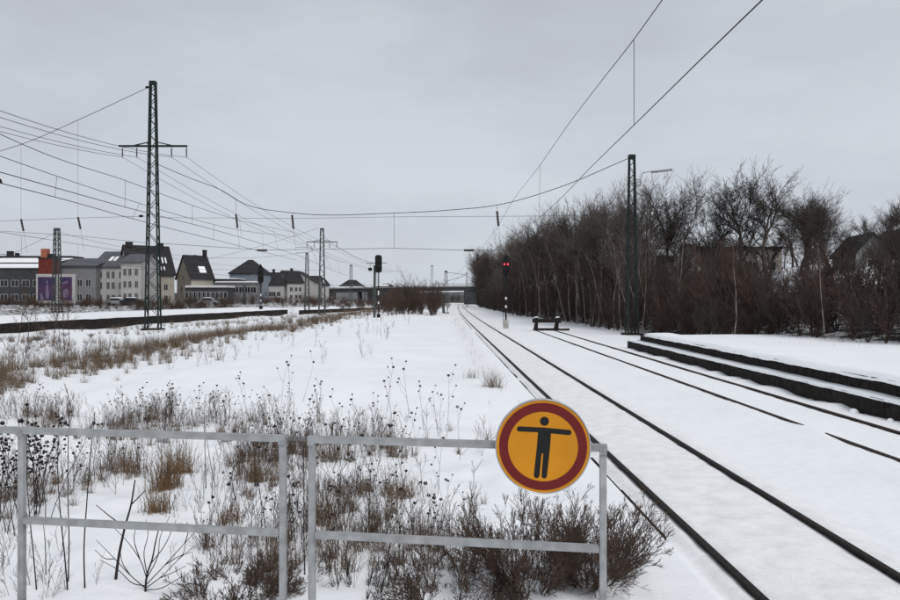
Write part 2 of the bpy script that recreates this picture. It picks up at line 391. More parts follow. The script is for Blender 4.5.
# buffer stop
def buffer_stop():
    b = thing('buffer_stop', 'black buffer stop with two snow capped buffers closing the siding', 'buffer stop', (8.35, 58.2, hz(8.3, 58.2)))
    for s in (-1, 1):
        m = MB(); m.box(s * .82 - .11, s * .82 + .11, -.12, .12, -.1, 1.02); m.build('post', 'timber', b)
        m = MB(); m.bar((s * .82, .05, .85), (s * .82, 1.5, 0), .14, .14); m.build('strut', 'rail_rust', b)
        m = MB(); m.lathe([(.07, 0), (.07, .28), (.20, .29), (.23, .31), (.23, .35), (.20, .37)], 16, (s * .88, -.13, .86), 'y'); m.build('buffer', 'black_paint', b)
        m = MB(); V = []
        m.lathe([(.17, 0), (.19, .03), (.16, .08), (.09, .11), (.02, .12)], 10, (s * .85, -.12, 1.03)); m.build('snow_cap', 'snow', b, True)
    MB().box(-1.15, 1.15, -.16, -.02, .66, .96).build('crossbeam', 'timber', b)
    MB().box(-1.0, 1.0, -.1, .08, .05, .22).build('lower_beam', 'timber', b)
    m = MB(); m.lathe([(.02, 0), (.02, 0)], 4, (0, 0, 0)); 
    m = MB(); m.bar((-1.0, .4, .02), (1.9, .5, .1), .16, .16); m.build('base_rail', 'rail_rust', b)
buffer_stop()

# ------------------------------------------------------------------ platforms
def platform_right():
    p = thing('platform_edge', 'stepped dark concrete platform edge with a snowy ledge beside the siding', 'platform', (0, 0, 0))
    y = 6.0; i = 0
    proto = None
    while y < 38.0:
        ln = min(2.5, 38.2 - y); m = MB(); m.cbox(9.70 + rnd.uniform(-.006, .006), 10.02, y + .003, y + ln - .003, -.15, .44 + rnd.uniform(-.008, .008), .015)
        m.build('wall_block', 'concrete_dark', p); y += ln
    y = 6.0
    while y < 36.7:
        ln = min(1.0, 36.8 - y); m = MB(); m.cbox(9.99 + rnd.uniform(-.012, .012), 10.40, y + .003, y + ln - .003, .40, .84 + rnd.uniform(-.006, .006), .02)
        m.build('edge_slab', 'concrete_dark', p); y += ln
    # snow on the lower ledge
    def sheet(name, x0, x1, y0, y1, f, nx, ny):
        xs = np.linspace(x0, x1, nx); ys = np.linspace(y0, y1, ny); X, Y = np.meshgrid(xs, ys); X, Y, Z = f(X, Y)
        V = np.stack([X, Y, Z], -1).reshape(-1, 3); i = (np.arange(ny - 1)[:, None] * nx + np.arange(nx - 1)[None]).reshape(-1, 1)
        F = np.concatenate([i, i + 1, i + nx + 1, i + nx], 1); return link(name, npmesh(name, V, F, True), 'snow', p)
    def f1(X, Y):
        u = (X - 9.69) / .32; ed = .05 * (fbm(Y * 1.7, X * 0, 4) - .5)
        Z = .462 + .055 * np.sqrt(np.clip(u, 0, 1)) * (.6 + .8 * fbm(Y * .9, X * 0 + 2, 4)); Z = np.where(u <= 0.01, .425 - .03 * fbm(Y * 2.2, X * 0, 4), Z)
        return X - .03 + ed * (1 - u), Y, Z
    sheet('ledge_snow', 9.69, 10.01, 6, 38.1, f1, 6, 500)
    def f2(X, Y):
        u = X - 9.97; ed = .07 * (fbm(Y * 1.1, X * 0 + 7, 4) - .5)
        Z = .872 + .07 * np.sqrt(np.clip(u / .3, 0, 1)) * (.5 + fbm(Y * .6, X * .8, 3)) - .16 * sm(1.2, 2.2, u)
        Z = np.where(u <= .01, .80 - .05 * fbm(Y * 2.0, X * 0 + 3, 4), Z)
        Z = Z - .25 * sm(35.8, 37.2, Y) * 1.0
        return X - .05 + ed * np.clip(1 - u, 0, 1), Y, Z
    sheet('snow_cover', 9.97, 12.3, 6, 37.2, f2, 16, 380)
    return p
platform_right()
def platform_left():
    a = Vector((-32.7, 54, 0)); b = Vector((-24.3, 115, 0)); d = (b - a).normalized(); n = Vector((-d.y, d.x, 0))
    a0 = a - d * 45; p = thing('platform', 'long low platform with a dark side wall under a white snow layer', 'platform', (0, 0, 0))
    m = MB(); q = [a0, b, b + n * 9, a0 + n * 9]; m.prism([(v.x, v.y) for v in q], -.1, .80); m.build('wall', 'concrete_dark', p)
    L = (b - a0).length; nu, nv = 260, 8; V = []; F = []
    for i in range(nu):
        u = i / (nu - 1) * L
        for j in range(nv):
            w = [0, .03, .3, 1, 3, 6, 9, 9.06][j]; P = a0 + d * u + n * (w - .03)
            z = .88 + .10 * float(fbm(np.array([u * .25]), np.array([w * .3]), 3)[0]) if 0 < j < nv - 1 else .76 - .05 * float(vnoise(u * .8, 3))
            V.append((P.x, P.y, z + (.12 if w >= 3 and j < nv - 1 else 0)))
    for i in range(nu - 1):
        for j in range(nv - 1): k = i * nv + j; F.append((k, k + nv, k + nv + 1, k + 1))
    mb = MB(); mb.v = V; mb.f = F; mb.build('snow_cover', 'snow', p, True)
    # low continuation after the platform end
    a2 = Vector((-22.5, 116, 0)); b2 = Vector((-12.5, 150, 0)); m = MB(); m.bar(a2 + Vector((0, 0, .25)), b2 + Vector((0, 0, .25)), .5, .7)
    o = m.build('retaining_wall', 'concrete_dark'); tag(o, 'low dark retaining wall running on beyond the end of the long platform', 'wall')
platform_left()
# platform underfoot
m = thing('platform', 'end of the snowy platform on which the railing stands', 'platform')
MB().box(-9, 1.35, -12, 3.95, -.2, .86).build('wall', 'concrete', m); MB().box(-9.02, 1.37, -12, 3.97, .862, .93).build('snow_cover', 'snow', m)

# ------------------------------------------------------------------ railing and sign
RA = Vector((-2.405, 4.18, 0)); RB = Vector((.815, 3.70, 0)); rdir = (RB - RA).normalized(); rang = math.atan2(rdir.y, rdir.x)
def at_px(px):      # distance along the railing for a picture column
    k = (px - VX) / FPX; return (k * RA.y - RA.x) / (rdir.x - k * rdir.y)
s283, s312, s603 = at_px(283), at_px(312), at_px(603)
TOP, MID = CZ - .755, CZ - 1.262
def railing_panel(label, posts, x0, x1):
    r = thing('railing', label, 'railing', (RA.x, RA.y, 0), rang, 'grey steel railing panels on the platform end')
    for s in posts:
        MB().cbox(s - .0175, s + .0175, -.0175, .0175, .86, TOP + .001, .004).build('post', 'galv', r)
        MB().box(s - .05, s + .05, -.05, .05, .931, .942).build('foot_plate', 'galv_dark', r)
    # angle-section rails: flange plus web
    for nm, z, a, b in (('top_rail', TOP, x0, x1), ('middle_rail', MID, posts[0] - .0 if len(posts) > 1 else x0, posts[-1])):
        m = MB(); m.box(a, b, -.0235, .0235, z + .0015, z + .0075) if nm == 'top_rail' else m.box(a + .021, b - .021, -.0235, .018, z - .004, z + .002)
        if nm == 'top_rail': m.box(a, b, -.0235, -.0175, z - .026, z + .0013)
        else: m.box(a + .021, b - .021, -.0235, -.0175, z - .030, z - .0042)
        m.build(nm, 'galv', r)
    for s in posts:
        m = MB(); m.box(s - .0178, s + .0178, -.0275, -.0238, TOP - .04, TOP - .004); m.tube([(s, -.0272, TOP - .016), (s, -.034, TOP - .016)], .006, 6); m.build('bracket', 'galv', r)
    return r
railing_panel('grey steel railing panel without a sign, between the two left posts', [0, s283], -1.2, s283 + .02)
railing_panel('grey steel railing panel that carries the round yellow and red sign', [s312, s603], s312 - .02, s603 + .02)
m = MB(); m.bar(RA + rdir * (s283 + .03) + Vector((0, 0, TOP - .01)), RA + rdir * (s312 - .03) + Vector((0, 0, TOP - .01)), .02, .02)
tag(m.build('railing_link', 'galv_dark'), 'short dark link bar joining the tops of the two railing panels', 'link bar')
def sign():
    c = W(542.8, 446.2, 3.70); t = thing('prohibition_sign', 'round yellow sign with dark red ring and black figure with outstretched arms', 'sign', c, rang * .6 + R(3))
    t.rotation_euler = (R(0), R(1.8), rang + R(4))
    k = .235 / 247.0
    def disc(r, y0, y1, n=96):
        m = MB(); V = [(r * math.cos(2 * math.pi * i / n), y, r * math.sin(2 * math.pi * i / n)) for y in (y0, y1) for i in range(n)]
        m.add(V, [tuple(range(n)), tuple(range(2 * n - 1, n - 1, -1))] + [(i, n + i, n + (i + 1) % n, (i + 1) % n) for i in range(n)]); return m
    m = MB(); n = 96
    prof = [(251 * k, .018), (253 * k, .016), (253 * k, -.010), (251 * k, -.013), (247 * k, -.013), (246.5 * k, -.008)]
    V = [(r * math.cos(2 * math.pi * i / n), y, r * math.sin(2 * math.pi * i / n)) for r, y in prof for i in range(n)]; F = [tuple(range(n))]
    for j in range(len(prof) - 1): F += [(j * n + i, (j + 1) * n + i, (j + 1) * n + (i + 1) % n, j * n + (i + 1) % n) for i in range(n)]
    F.append(tuple((len(prof) - 1) * n + i for i in range(n - 1, -1, -1))); m.add(V, F); m.build('sign_plate', 'sign_edge', t, True)
    disc(246 * k, -.0100, -.0078).build('yellow_face', 'sign_yellow', t)
    m = MB(); V = []; F = []
    for r, y in ((185 * k, -.0099), (185 * k, -.0112), (232 * k, -.0112), (232 * k, -.0099)): V += [(r * math.cos(2 * math.pi * i / n), y, r * math.sin(2 * math.pi * i / n)) for i in range(n)]
    for j in range(3): F += [(j * n + i, j * n + (i + 1) % n, (j + 1) * n + (i + 1) % n, (j + 1) * n + i) for i in range(n)]
    m.add(V, F); m.build('red_ring', 'sign_red', t)
    # pictogram in zoom pixels, centre 345,303
    def q(x, y): return ((x - 346) * k, (303 - y) * k)
    def plate(poly, y0=-.0101, y1=-.0116):
        pts = [q(*p) for p in poly]; nn = len(pts); mm.add([(a, y0, b) for a, b in pts] + [(a, y1, b) for a, b in pts], [tuple(range(nn)), tuple(range(2 * nn - 1, nn - 1, -1))] + [(i, (i + 1) % nn, nn + (i + 1) % nn, nn + i) for i in range(nn)])
    mm = MB(); plate([(350 + 23.5 * math.cos(a), 168 + 23.5 * math.sin(a)) for a in np.linspace(0, 2 * math.pi, 40, endpoint=False)])
    mm.build('pictogram_head', 'sign_black', t)
    mm = MB(); P = []
    P += [(219 + 13.5 * math.cos(a), 215 + 13.5 * math.sin(a)) for a in np.linspace(R(100), R(270), 9)]            # left hand end
    P += [(350, 202)]
    P += [(480 + 13.5 * math.cos(a), 222 + 13.5 * math.sin(a)) for a in np.linspace(R(-90), R(80), 9)]
    P += [(386, 231)]
    P += [(384, 300), (372, 456)] + [(358 + 14 * math.cos(a), 458 + 14 * math.sin(a)) for a in np.linspace(R(15), R(165), 7)] + [(344, 456), (349, 342)]
    P += [(345, 337), (340, 342)]
    P += [(333, 456)] + [(318 + 14 * math.cos(a), 458 + 14 * math.sin(a)) for a in np.linspace(R(15), R(165), 7)] + [(303, 456), (315, 300), (318, 228)]
    plate(P); mm.build('pictogram_body', 'sign_black', t)
    m = MB(); m.box(-.03, .03, .0175, .030, -.05, .03); m.build('clamp', 'galv_dark', t)
    for a, b in ((0, .1), (0, -.1)):
        pass
sign()

# ------------------------------------------------------------------ lattice masts
def lattice_mast(name, label, loc, h, wb, wt, dt=None, rz=0, m='pylon_green', cross=None, group=None, leg=.10, step=1.15, foot=True):
    t = thing(name, label, 'mast', loc, rz, group)
    db, dt = (wb, wt * .8) if dt is None else dt
    hw = lambda z: (wb + (wt - wb) * z / h) / 2; hd = lambda z: (db + (dt - db) * z / h) / 2
    for sx_ in (-1, 1):
        for sy_ in (-1, 1):
            q = MB(); q.bar((sx_ * hw(0), sy_ * hd(0), -.2), (sx_ * hw(h), sy_ * hd(h), h), leg, leg); q.build('leg', m, t)
    z = .15; k = 1; q = MB(); w = leg * .6
    while z < h - .1:
        st = max(.35, min(step, 1.15 * 2 * hw(z))); z2 = min(h, z + st)
        for sy_ in (-1, 1): q.bar((-k * hw(z), sy_ * hd(z), z), (k * hw(z2), sy_ * hd(z2), z2), w, w * .6)
        for sx_ in (-1, 1): q.bar((sx_ * hw(z), -k * hd(z), z), (sx_ * hw(z2), k * hd(z2), z2), w * .6, w)
        z = z2; k = -k
    q.build('lattice_bracing', m, t, kind='stuff')
    q = MB(); q.box(-wt / 2 - .05, wt / 2 + .05, -dt / 2 - .05, dt / 2 + .05, h - .25, h + .04); q.build('mast_cap', m, t)
    if foot: q = MB(); q.box(-wb / 2 - .25, wb / 2 + .25, -db / 2 - .25, db / 2 + .25, -.5, .12); q.build('foundation', 'concrete_dark', t)
    if cross:
        zc, hwid, ins, il = cross; c = MB()
        for sy_ in (-1, 1):
            c.bar((-hwid, sy_ * .10, zc), (hwid, sy_ * .10, zc), .10, .12)
            c.bar((-hwid * .15, sy_ * .14, zc + .14), (-hw(zc), sy_ * hd(zc), zc + .3), .05, .05)
        for s in (-1, 1): c.bar((s * hw(zc), 0, zc + .34), (s * hwid * .55, 0, zc + .06), .08, .08)
        c.build('cross_arm', m, t)
        for xi in ins:
            c = MB(); prof = [(.02, 0), (.02, -.15)]
            n = 7
            for i in range(n): zz = -.15 - (il - .3) * i / n; prof += [(.03, zz), (.075, zz - .04), (.03, zz - .08)]
            prof += [(.02, -il)]; prof = prof[::-1]
            c.lathe([(r, z) for r, z in prof], 8, (xi, 0, zc - .05)); c.build('insulator', 'ceramic', t)
    return t
P1 = Vector((-24.15, 61, 0)); P1.z = hz(P1.x, P1.y)
INS1 = [-2.55, -1.35, 1.55, 2.8]
lattice_mast('lattice_mast', 'tall green lattice mast with a wide cross arm in front of the long platform', P1, 20.75 - P1.z - .05, 1.12, .42, (.62, .30), m='pylon_green', cross=(15.35, 2.85, INS1, .95), leg=.105, step=1.0)
q = MB(); q.box(-.5, .5, -.5, .5, 0, .1)
P2 = Vector((-18.9, 115, hz(-18.9, 115)))
INS2 = [-2.35, -1.2, 1.2, 2.35]
lattice_mast('lattice_mast', 'dark lattice mast with cross arm and light frame, second along the field', P2, 13.5 - P2.z, 1.0, .45, (.6, .35), m='pylon_grey', cross=(11.45, 2.45, INS2, .9), leg=.12, step=.9)
P3 = Vector((13.0, 50.0, hz(13, 50)))
m3 = lattice_mast('lattice_mast', 'slim green lattice mast carrying a street lamp before the wood', P3, 12.4 - P3.z, .72, .34, m='pylon_green', leg=.08, step=.62)
q = MB(); q.tube([(.12, 0, 10.75 - P3.z), (.62, 0, 10.75 - P3.z), (.66, 0, 10.9 - P3.z), (.68, 0, 11.1 - P3.z), (.8, 0, 11.22 - P3.z), (1.5, 0, 11.33 - P3.z), (2.3, 0, 11.4 - P3.z)], .03, 8); q.build('lamp_arm', 'lamp_grey', m3)
q = MB(); q.box(.1, .6, -.03, .03, 10.3 - P3.z, 10.36 - P3.z); q.box(.57, .63, -.03, .03, 10.36 - P3.z, 10.78 - P3.z); q.build('arm_bracket', 'lamp_grey', m3)
q = MB(); q.bar((1.35, 0, 11.25 - P3.z), (2.75, 0, 11.42 - P3.z), .18, .13); o = q.build('luminaire', 'lamp_grey', m3)
P4 = W(57, 303, 100); P4.z = hz(P4.x, P4.y)
lattice_mast('lattice_mast', 'dark lattice mast standing in front of the purple billboard', P4, 12.1 - P4.z, .95, .55, m='pylon_grey', leg=.12, step=.8)
P5 = W(307, 303, 128); P5.z = hz(P5.x, P5.y)
m5 = lattice_mast('lattice_mast', 'slim grey lattice mast with a small wire frame above it', P5, 10.4 - P5.z, .8, .35, m='pylon_grey', leg=.1, step=.7)
q = MB(); zt = 10.4 - P5.z; q.bar((-1.9, 0, zt - .0), (0.1, 0, zt + .15), .07); q.bar((-1.9, 0, zt + 1.0), (.9, 0, zt + .95), .07); q.bar((.9, 0, zt + .95), (.9, 0, zt + .25), .07); q.bar((.9, 0, zt + .3), (0, 0, zt + .15), .07); q.build('outrigger_frame', 'pylon_grey', m5)
for px, d, ytop, w, lab in ((351, 190, 265, .5, 'thin grey mast before the snowy roof near the bridge'), (432, 230, 265.5, .6, 'lattice mast standing by the bridge railing above the brown thicket'),
                            (446, 118, 271, .36, 'grey catenary mast beside the main track before the bridge'), (467, 200, 273, .4, 'dark mast at the bridge end beside the wood'), (244.5, 170, 285, .3, 'short post mast behind the platform by the blue-grey house')):
    p = W(px, 300, d); p.z = hz(p.x, p.y); zt = CZ + (HY - ytop) * d / FPX
    mm_ = lattice_mast('lattice_mast', lab, p, zt - p.z, w * 1.4, w, m='pylon_grey', leg=.10, step=.8)
    if px == 446:
        q = MB(); q.bar((0, 0, zt - p.z - .2), (3.2, 0, zt - p.z - .6), .06); q.bar((0, 0, zt - p.z - 1.7), (3.2, 0, zt - p.z - .7), .06); q.bar((-.4, 0, 2.6), (-.4, 0, .1), .5, .4); q.build('cantilever_arm', 'pylon_grey', mm_)
    if px == 432:
        q = MB(); q.bar((0, 0, zt - p.z - 6.0), (14, 0, zt - p.z - 6.0), .12); q.build('beam', 'pylon_grey', mm_)

# ------------------------------------------------------------------ wires
def sagpts(a, b, sag, n=24):
    a = Vector(a); b = Vector(b); return [a.lerp(b, i / n) - Vector((0, 0, sag * 4 * (i / n) * (1 - i / n))) for i in range(n + 1)]
def thru(a, b, c, n=30):
    """parabola in the vertical plane a-b that passes c's height at c's fraction"""
    a = Vector(a); b = Vector(b); u = (Vector(c).y - a.y) / (b.y - a.y); lin = a.z + (b.z - a.z) * u; s = (lin - c[2]) / (4 * u * (1 - u)); return sagpts(a, b, s, n)
def pylon1_ins(i): return P1 + Vector((INS1[i], 0, 14.4 - P1.z))
def pylon2_ins(i): return P2 + Vector((INS2[i], 0, 10.55 - P2.z))
ORD = ['first', 'second', 'third', 'fourth']
for i, y0 in enumerate((131.4, 126.4, 117.3, 110.7)):
    a = pylon1_ins(i); X = a.x; d = X / ((0 - VX) / FPX); z = CZ + (HY - y0) * d / FPX
    e0 = Vector((X, -10, 14.4)); q = MB(); q.tube(thru(a, e0, (X, d, z)), .017, 4); q2 = MB()
    o = q.build('feeder_wire', 'wire'); tag(o, f'{ORD[i]} feeder wire from the town side from behind the viewer to the tall mast', 'wire', 'feeder wires on the cross arms')
    q = MB(); q.tube(sagpts(a, pylon2_ins(i), .8), .017, 4); o = q.build('feeder_wire', 'wire')
    tag(o, f'{ORD[i]} feeder wire from the town side between tall and second mast', 'wire', 'feeder wires on the cross arms')
    q = MB(); q.tube(sagpts(pylon2_ins(i), Vector((P2.x + INS2[i] + 6, 215, 10.0)), .9), .02, 4); o = q.build('feeder_wire', 'wire')
    tag(o, f'{ORD[i]} feeder wire from the town side beyond the second mast', 'wire', 'feeder wires on the cross arms')
def catenary(label, pts_m, pts_c, drops, r=.010, parent_name='overhead_line', ins=None):
    t = thing(parent_name, label, 'overhead line', (0, 0, 0), 0, 'overhead lines above the tracks')
    MB().tube(pts_m, r, 4).build('messenger_wire', 'wire', t); MB().tube(pts_c, r * 1.15, 4).build('contact_wire', 'wire', t)
    def z_at(pts, y):
        for a, b in zip(pts, pts[1:]):
            if (a.y - y) * (b.y - y) <= 0: return a.lerp(b, (y - a.y) / (b.y - a.y + 1e-9))
        return pts[-1]
    for y in drops: MB().tube([z_at(pts_m, y), z_at(pts_c, y)], r * .55, 4).build('dropper', 'wire', t)
    return t
# main track: contact wire rel +2.9
def wirepath(pp): # picture points with distance
    return [W(*p) for p in pp]
def smooth_path(P, n=8):
    c = [0.0]
    for i in range(len(P) - 1): c.append(c[-1] + max((P[i + 1] - P[i]).length, 1e-6))
    T = []
    for i in range(len(P)):
        if i == 0: T.append((P[1] - P[0]) / (c[1] - c[0]))
        elif i == len(P) - 1: T.append((P[i] - P[i - 1]) / (c[i] - c[i - 1]))
        else:
            d0 = (P[i] - P[i - 1]) / (c[i] - c[i - 1]); d1 = (P[i + 1] - P[i]) / (c[i + 1] - c[i]); w = (c[i] - c[i - 1]) / (c[i + 1] - c[i - 1])
            T.append(d0 * (1 - w) + d1 * w)
    out = []
    for i in range(len(P) - 1):
        L_ = c[i + 1] - c[i]
        for k in range(n):
            t = k / n; out.append(P[i] * (2 * t ** 3 - 3 * t * t + 1) + T[i] * L_ * (t ** 3 - 2 * t * t + t) + P[i + 1] * (-2 * t ** 3 + 3 * t * t) + T[i + 1] * L_ * (t ** 3 - t * t))
    out.append(P[-1]); return out
mes = [Vector((3.25, -15, 8.2)), Vector((3.27, 3, 7.55)), W(662, 0, 10.9), W(634, 39, 12.3), W(606, 75, 14.6), W(570, 122, 20), W(540, 165, 27), W(514, 199, 38), W(497, 228, 51.5)]
con = [Vector((3.0, -15, 5.62)), Vector((3.1, 2, 5.61)), W(762, 0, 7.15), W(634, 125, 12.3), W(593, 165, 16.4), W(560, 199, 21.8), W(530, 225, 30), W(510, 239, 38), W(491, 252, 51.5)]
ct = catenary('overhead line right above the main track with one long dropper', smooth_path(mes), smooth_path(con), [12.3, 27], .0095)
catenary('overhead line of the main track beyond the cross span towards the bridge', sagpts(mes[-1], W(447 + 4, 277, 118), .5), sagpts(con[-1], W(452, 283, 118), .05), [65, 80, 100], .012)
# left field lines
catenary('upper overhead line over the abandoned left field, hung on the cross span', smooth_path([Vector((-10.2, -10, 7.0)), W(0, 134, 16.85), W(22, 144, 17.6), W(124, 180, 23.4), W(200, 208, 31), W(292, 232, 57)]),
         smooth_path([Vector((-10.25, -10, 5.6)), W(0, 172, 16.9), W(125, 207, 23.5), W(200, 226, 31), W(300, 256, 57)]), [23.5, 30, 38, 48], .010)
catenary('lower overhead line over the left field with short droppers', smooth_path([Vector((-11.3, -10, 6.9)), W(0, 156, 18.5), W(55, 175.5, 21.1), W(145, 205, 27.5), W(220, 226, 37), W(296, 237, 57)]),
         smooth_path([Vector((-11.3, -10, 5.6)), W(0, 183, 18.6), W(55, 197, 21.2), W(130, 218, 26.8), W(220, 241, 37), W(296, 260, 57)]), [21.2, 27, 36, 46], .010)
catenary('overhead line beside the left platform running towards the bridge', smooth_path([Vector((-30, -10, 6.8)), W(0, 232, 49.5), W(90, 246, 62), W(200, 262, 90), W(262, 268, 130)]), smooth_path([Vector((-30, -10, 5.6)), W(0, 254, 49.5), W(90, 262, 62), W(200, 273, 90), W(262, 278, 130)]), [52, 60, 70, 85], .015)
catenary('overhead line beyond the cross span over the left field', sagpts(W(292, 232, 57), W(345, 262, 118), .6), sagpts(W(300, 256, 57), W(349, 276, 118), .1), [70, 85, 100], .014)
# cross spans between the masts
def on_span(px, py):
    k = (px - VX) / FPX; # X = k*y ; y = 61 - (X+24.15)*11/37.15
    m_ = 11 / 37.15; y = (61 - 24.15 * m_) / (1 + k * m_); return W(px, py, y)
def on_left(px, py):
    y = 60.0 + (153 - px) * .03; return W(px, py, y)
def insulator(p, q_, parent):
    c = MB(); p = Vector(p); q_ = Vector(q_); n = 7; pts = []; rs = []
    for i in range(n * 2 + 1): pts.append(p.lerp(q_, i / (2 * n))); rs.append(.05 if i % 2 == 0 else .11)
    c.tube(pts, rs, 8); c.build('insulator', 'ceramic', parent)
cs = thing('cross_span', 'cross span of wires between the tall left mast and the lamp mast', 'overhead wires', (0, 0, 0))
rope = smooth_path([on_span(157, 164), on_span(190, 178), on_span(221, 190), on_span(245, 204), on_span(290, 212.6), on_span(395, 213), on_span(450, 210), on_span(497, 205), on_span(560, 187), on_span(628, 158.5)])
MB().tube(rope, .024, 4).build('span_rope', 'wire', cs)
MB().tube([on_span(158, 217.5), on_span(292, 218.5), on_span(395, 216.8), on_span(540, 216), on_span(629, 214)], .012, 4).build('cross_wire', 'wire', cs)
MB().tube([on_span(158, 243), on_span(262, 250), on_span(395, 248.3), on_span(469, 250.3), on_span(629, 250)], .016, 4).build('cross_wire', 'wire', cs)
for px, y0, y1, yi0, yi1 in ((236, 198, 213, 213, 228), (292, 213, 215, 214, 229), (497, 205, 210, 210, 226)):
    MB().tube([on_span(px, y0), on_span(px, yi0)], .012, 4).build('dropper', 'wire', cs); insulator(on_span(px, yi0 + 1), on_span(px + 1.5, yi1), cs)
    MB().tube([on_span(px + 1.5, yi1), on_span(px + 4, yi1 + 22)], .008, 4).build('dropper', 'wire', cs)
MB().tube([on_span(394, 213), on_span(394, 248.3)], .012, 4).build('dropper', 'wire', cs)
for px, y in ((262, 250.3), (469, 250.3)):
    insulator(on_span(px - 5, y), on_span(px + 5, y), cs)
cl = thing('cross_span', 'cross span of wires leaving the tall mast towards the far left edge', 'overhead wires', (0, 0, 0))
MB().tube(smooth_path([W(151, 86, 61), on_left(80, 119), on_left(22, 144), on_left(0, 151), on_left(-60, 172)]), .026, 4).build('span_rope', 'wire', cl)
MB().tube([W(148, 216, 61), on_left(80, 218), on_left(0, 221), on_left(-60, 224)], .014, 4).build('cross_wire', 'wire', cl)
MB().tube([W(148, 243, 61), on_left(80, 236), on_left(0, 231), on_left(-60, 229)], .014, 4).build('cross_wire', 'wire', cl)
for px, y0, yi in ((21, 144, 219), (78, 120, 217)):
    MB().tube([on_left(px, y0), on_left(px, yi)], .009, 4).build('dropper', 'wire', cl); insulator(on_left(px, yi), on_left(px + 2.5, yi + 12), cl)
    MB().tube([on_left(px + 2.5, yi + 12), on_left(px + 6, yi + 34)], .008, 4).build('dropper', 'wire', cl)
insulator(W(139, 216, 61), W(143, 216, 61), cl); insulator(W(145.5, 87.5, 61), W(148.5, 86.8, 61), cl)
insulator(on_left(0, 179), on_left(1.5, 183.5), cl)
# guy wires left of the dark mast, long far spans
q = MB(); q.tube([W(57, 232, 100), W(20, 250, 92), W(-40, 275, 86)], .02, 4); tag(q.build('guy_wire', 'wire'), 'guy wire running down to the left from the billboard mast', 'wire')
q = MB(); q.tube(sagpts(W(58, 232, 100), P5 + Vector((-1.5, 0, 10.4 - P5.z)), 2.0), .018, 4); tag(q.build('span_wire', 'wire'), 'long sagging wire from the billboard mast to the slim framed mast', 'wire')
q = MB(); q.tube(sagpts(W(200, 261, 118), W(318, 228, 115), .3), .018, 4); tag(q.build('guy_wire', 'wire'), 'slanting wire rising from above the platform to the top of the second mast', 'wire')
q = MB(); q.tube(sagpts(P2 + Vector((0, 0, 12.6)), W(375, 263, 118), .8), .018, 4); tag(q.build('span_wire', 'wire'), 'wire from the second mast to the signal in the middle of the field', 'wire')
q = MB(); q.tube([P2 + Vector((0, 0, 7)), W(-40, 268, 60)], .014, 4); tag(q.build('span_wire', 'wire'), 'low thin wire crossing the left field towards the second mast', 'wire')

# ------------------------------------------------------------------ signals
def signal(label, p, htop, hw, hh, lit, white=True, fbase=False, peak=False):
    t = thing('railway_signal', label, 'signal', p); rz = 0
    z1 = htop; z0 = htop - hh; g = .09
    m = MB(); n = 10
    q = MB(); q.tube([(0, .1, 0), (0, .1, z0 + .3)], .07, 8); q.build('mast', 'black_paint', t)
    if white:
        for a, b in ((.30, .36), (.50, .60)) if not fbase else ((.40, .45), (.56, .61)):
            q = MB(); q.box(-.08, .08, .005, .027, z0 * a, z0 * b); q.build('white_band', 'white_paint', t)
    a = hw / 2; c = a * .45
    prof = [(-a, z0 + c), (-a + c, z0), (a - c, z0), (a, z0 + c), (a, z1 - c), (a - c, z1), (-a + c, z1), (-a, z1 - c)] if not peak else [(-a * .6, z0), (a * .6, z0), (a, z0 + .3), (a, z1 - hh * .25), (0, z1), (-a, z1 - hh * .25), (-a, z0 + .3)]
    q = MB(); k = len(prof); q.add([(x, -.14, z) for x, z in prof] + [(x, .14, z) for x, z in prof], [tuple(range(k)), tuple(range(2 * k - 1, k - 1, -1))] + [(i, k + i, k + (i + 1) % k, (i + 1) % k) for i in range(k)])
    q.build('signal_head', 'black_paint', t)
    zl = [(-.5, .55), (.5, .55), (0, .85), (-.5, .25), (.5, .25), (0, .1)]
    for i, (fx, fz) in enumerate(zl):
        x = fx * a * .95; z = z0 + hh * fz; r = .068 if hw < .8 else .1; on = lit and i < 2
        q = MB(); q.lathe([(r, 0), (r, .03), (r * .6, .04)], 14, (x, -.14, z), 'y'); q.build('signal_lamp', 'red_light' if on else 'lens_dark', t)
        q = MB(); V = []; F = []; 
        for j in range(9):
            an = R(-10 + 200 * j / 8)
            for rr, yy in ((r * 1.15, -.142), (r * 1.15, -.36), (r * 1.25, -.36), (r * 1.25, -.142)): V.append((x + rr * math.cos(an), yy, z + rr * math.sin(an)))
        for j in range(8):
            for e in range(4): F.append((j * 4 + e, j * 4 + (e + 1) % 4, j * 4 + 4 + (e + 1) % 4, j * 4 + 4 + e))
        q.add(V, F); q.build('lamp_hood', 'black_paint', t)
    q = MB(); q.box(-.22, .22, .0, .26, -.2, .75 if fbase else .5); q.build('base', 'concrete' if fbase else 'black_paint', t)
    q = MB(); q.bar((-.22, .22, .3), (-.22, .22, z0 + .2), .03); q.bar((.0, .22, .3), (.0, .22, z0 + .2), .03)
    for i in range(int(z0 / .35)): q.bar((-.22, .22, .4 + i * .35), (0, .22, .4 + i * .35), .02)
    q.build('ladder', 'black_paint', t)
    return t
p = W(506, 327, 62.5); p.z = hz(p.x, p.y); signal('black signal with two red lights on a striped mast before the wood', p, CZ + 43 * 62.5 / FPX - p.z, .62, 1.95, True, True, True, True)
p = W(378.5, 315, 95); p.z = hz(p.x, p.y); s2 = signal('unlit black signal head seen beside the brown thicket in mid field', p, CZ + 42 * 95 / FPX - p.z, .88, 2.3, False)
q = MB(); q.bar((-1.6, .2, 7.1), (1.1, .2, 7.1), .07); q.bar((-1.1, .2, 7.1), (-1.1, .2, 5.9), .05); q.box(-1.35, -.85, .1, .3, 6.1, 6.5); q.build('wire_bracket', 'black_paint', s2)
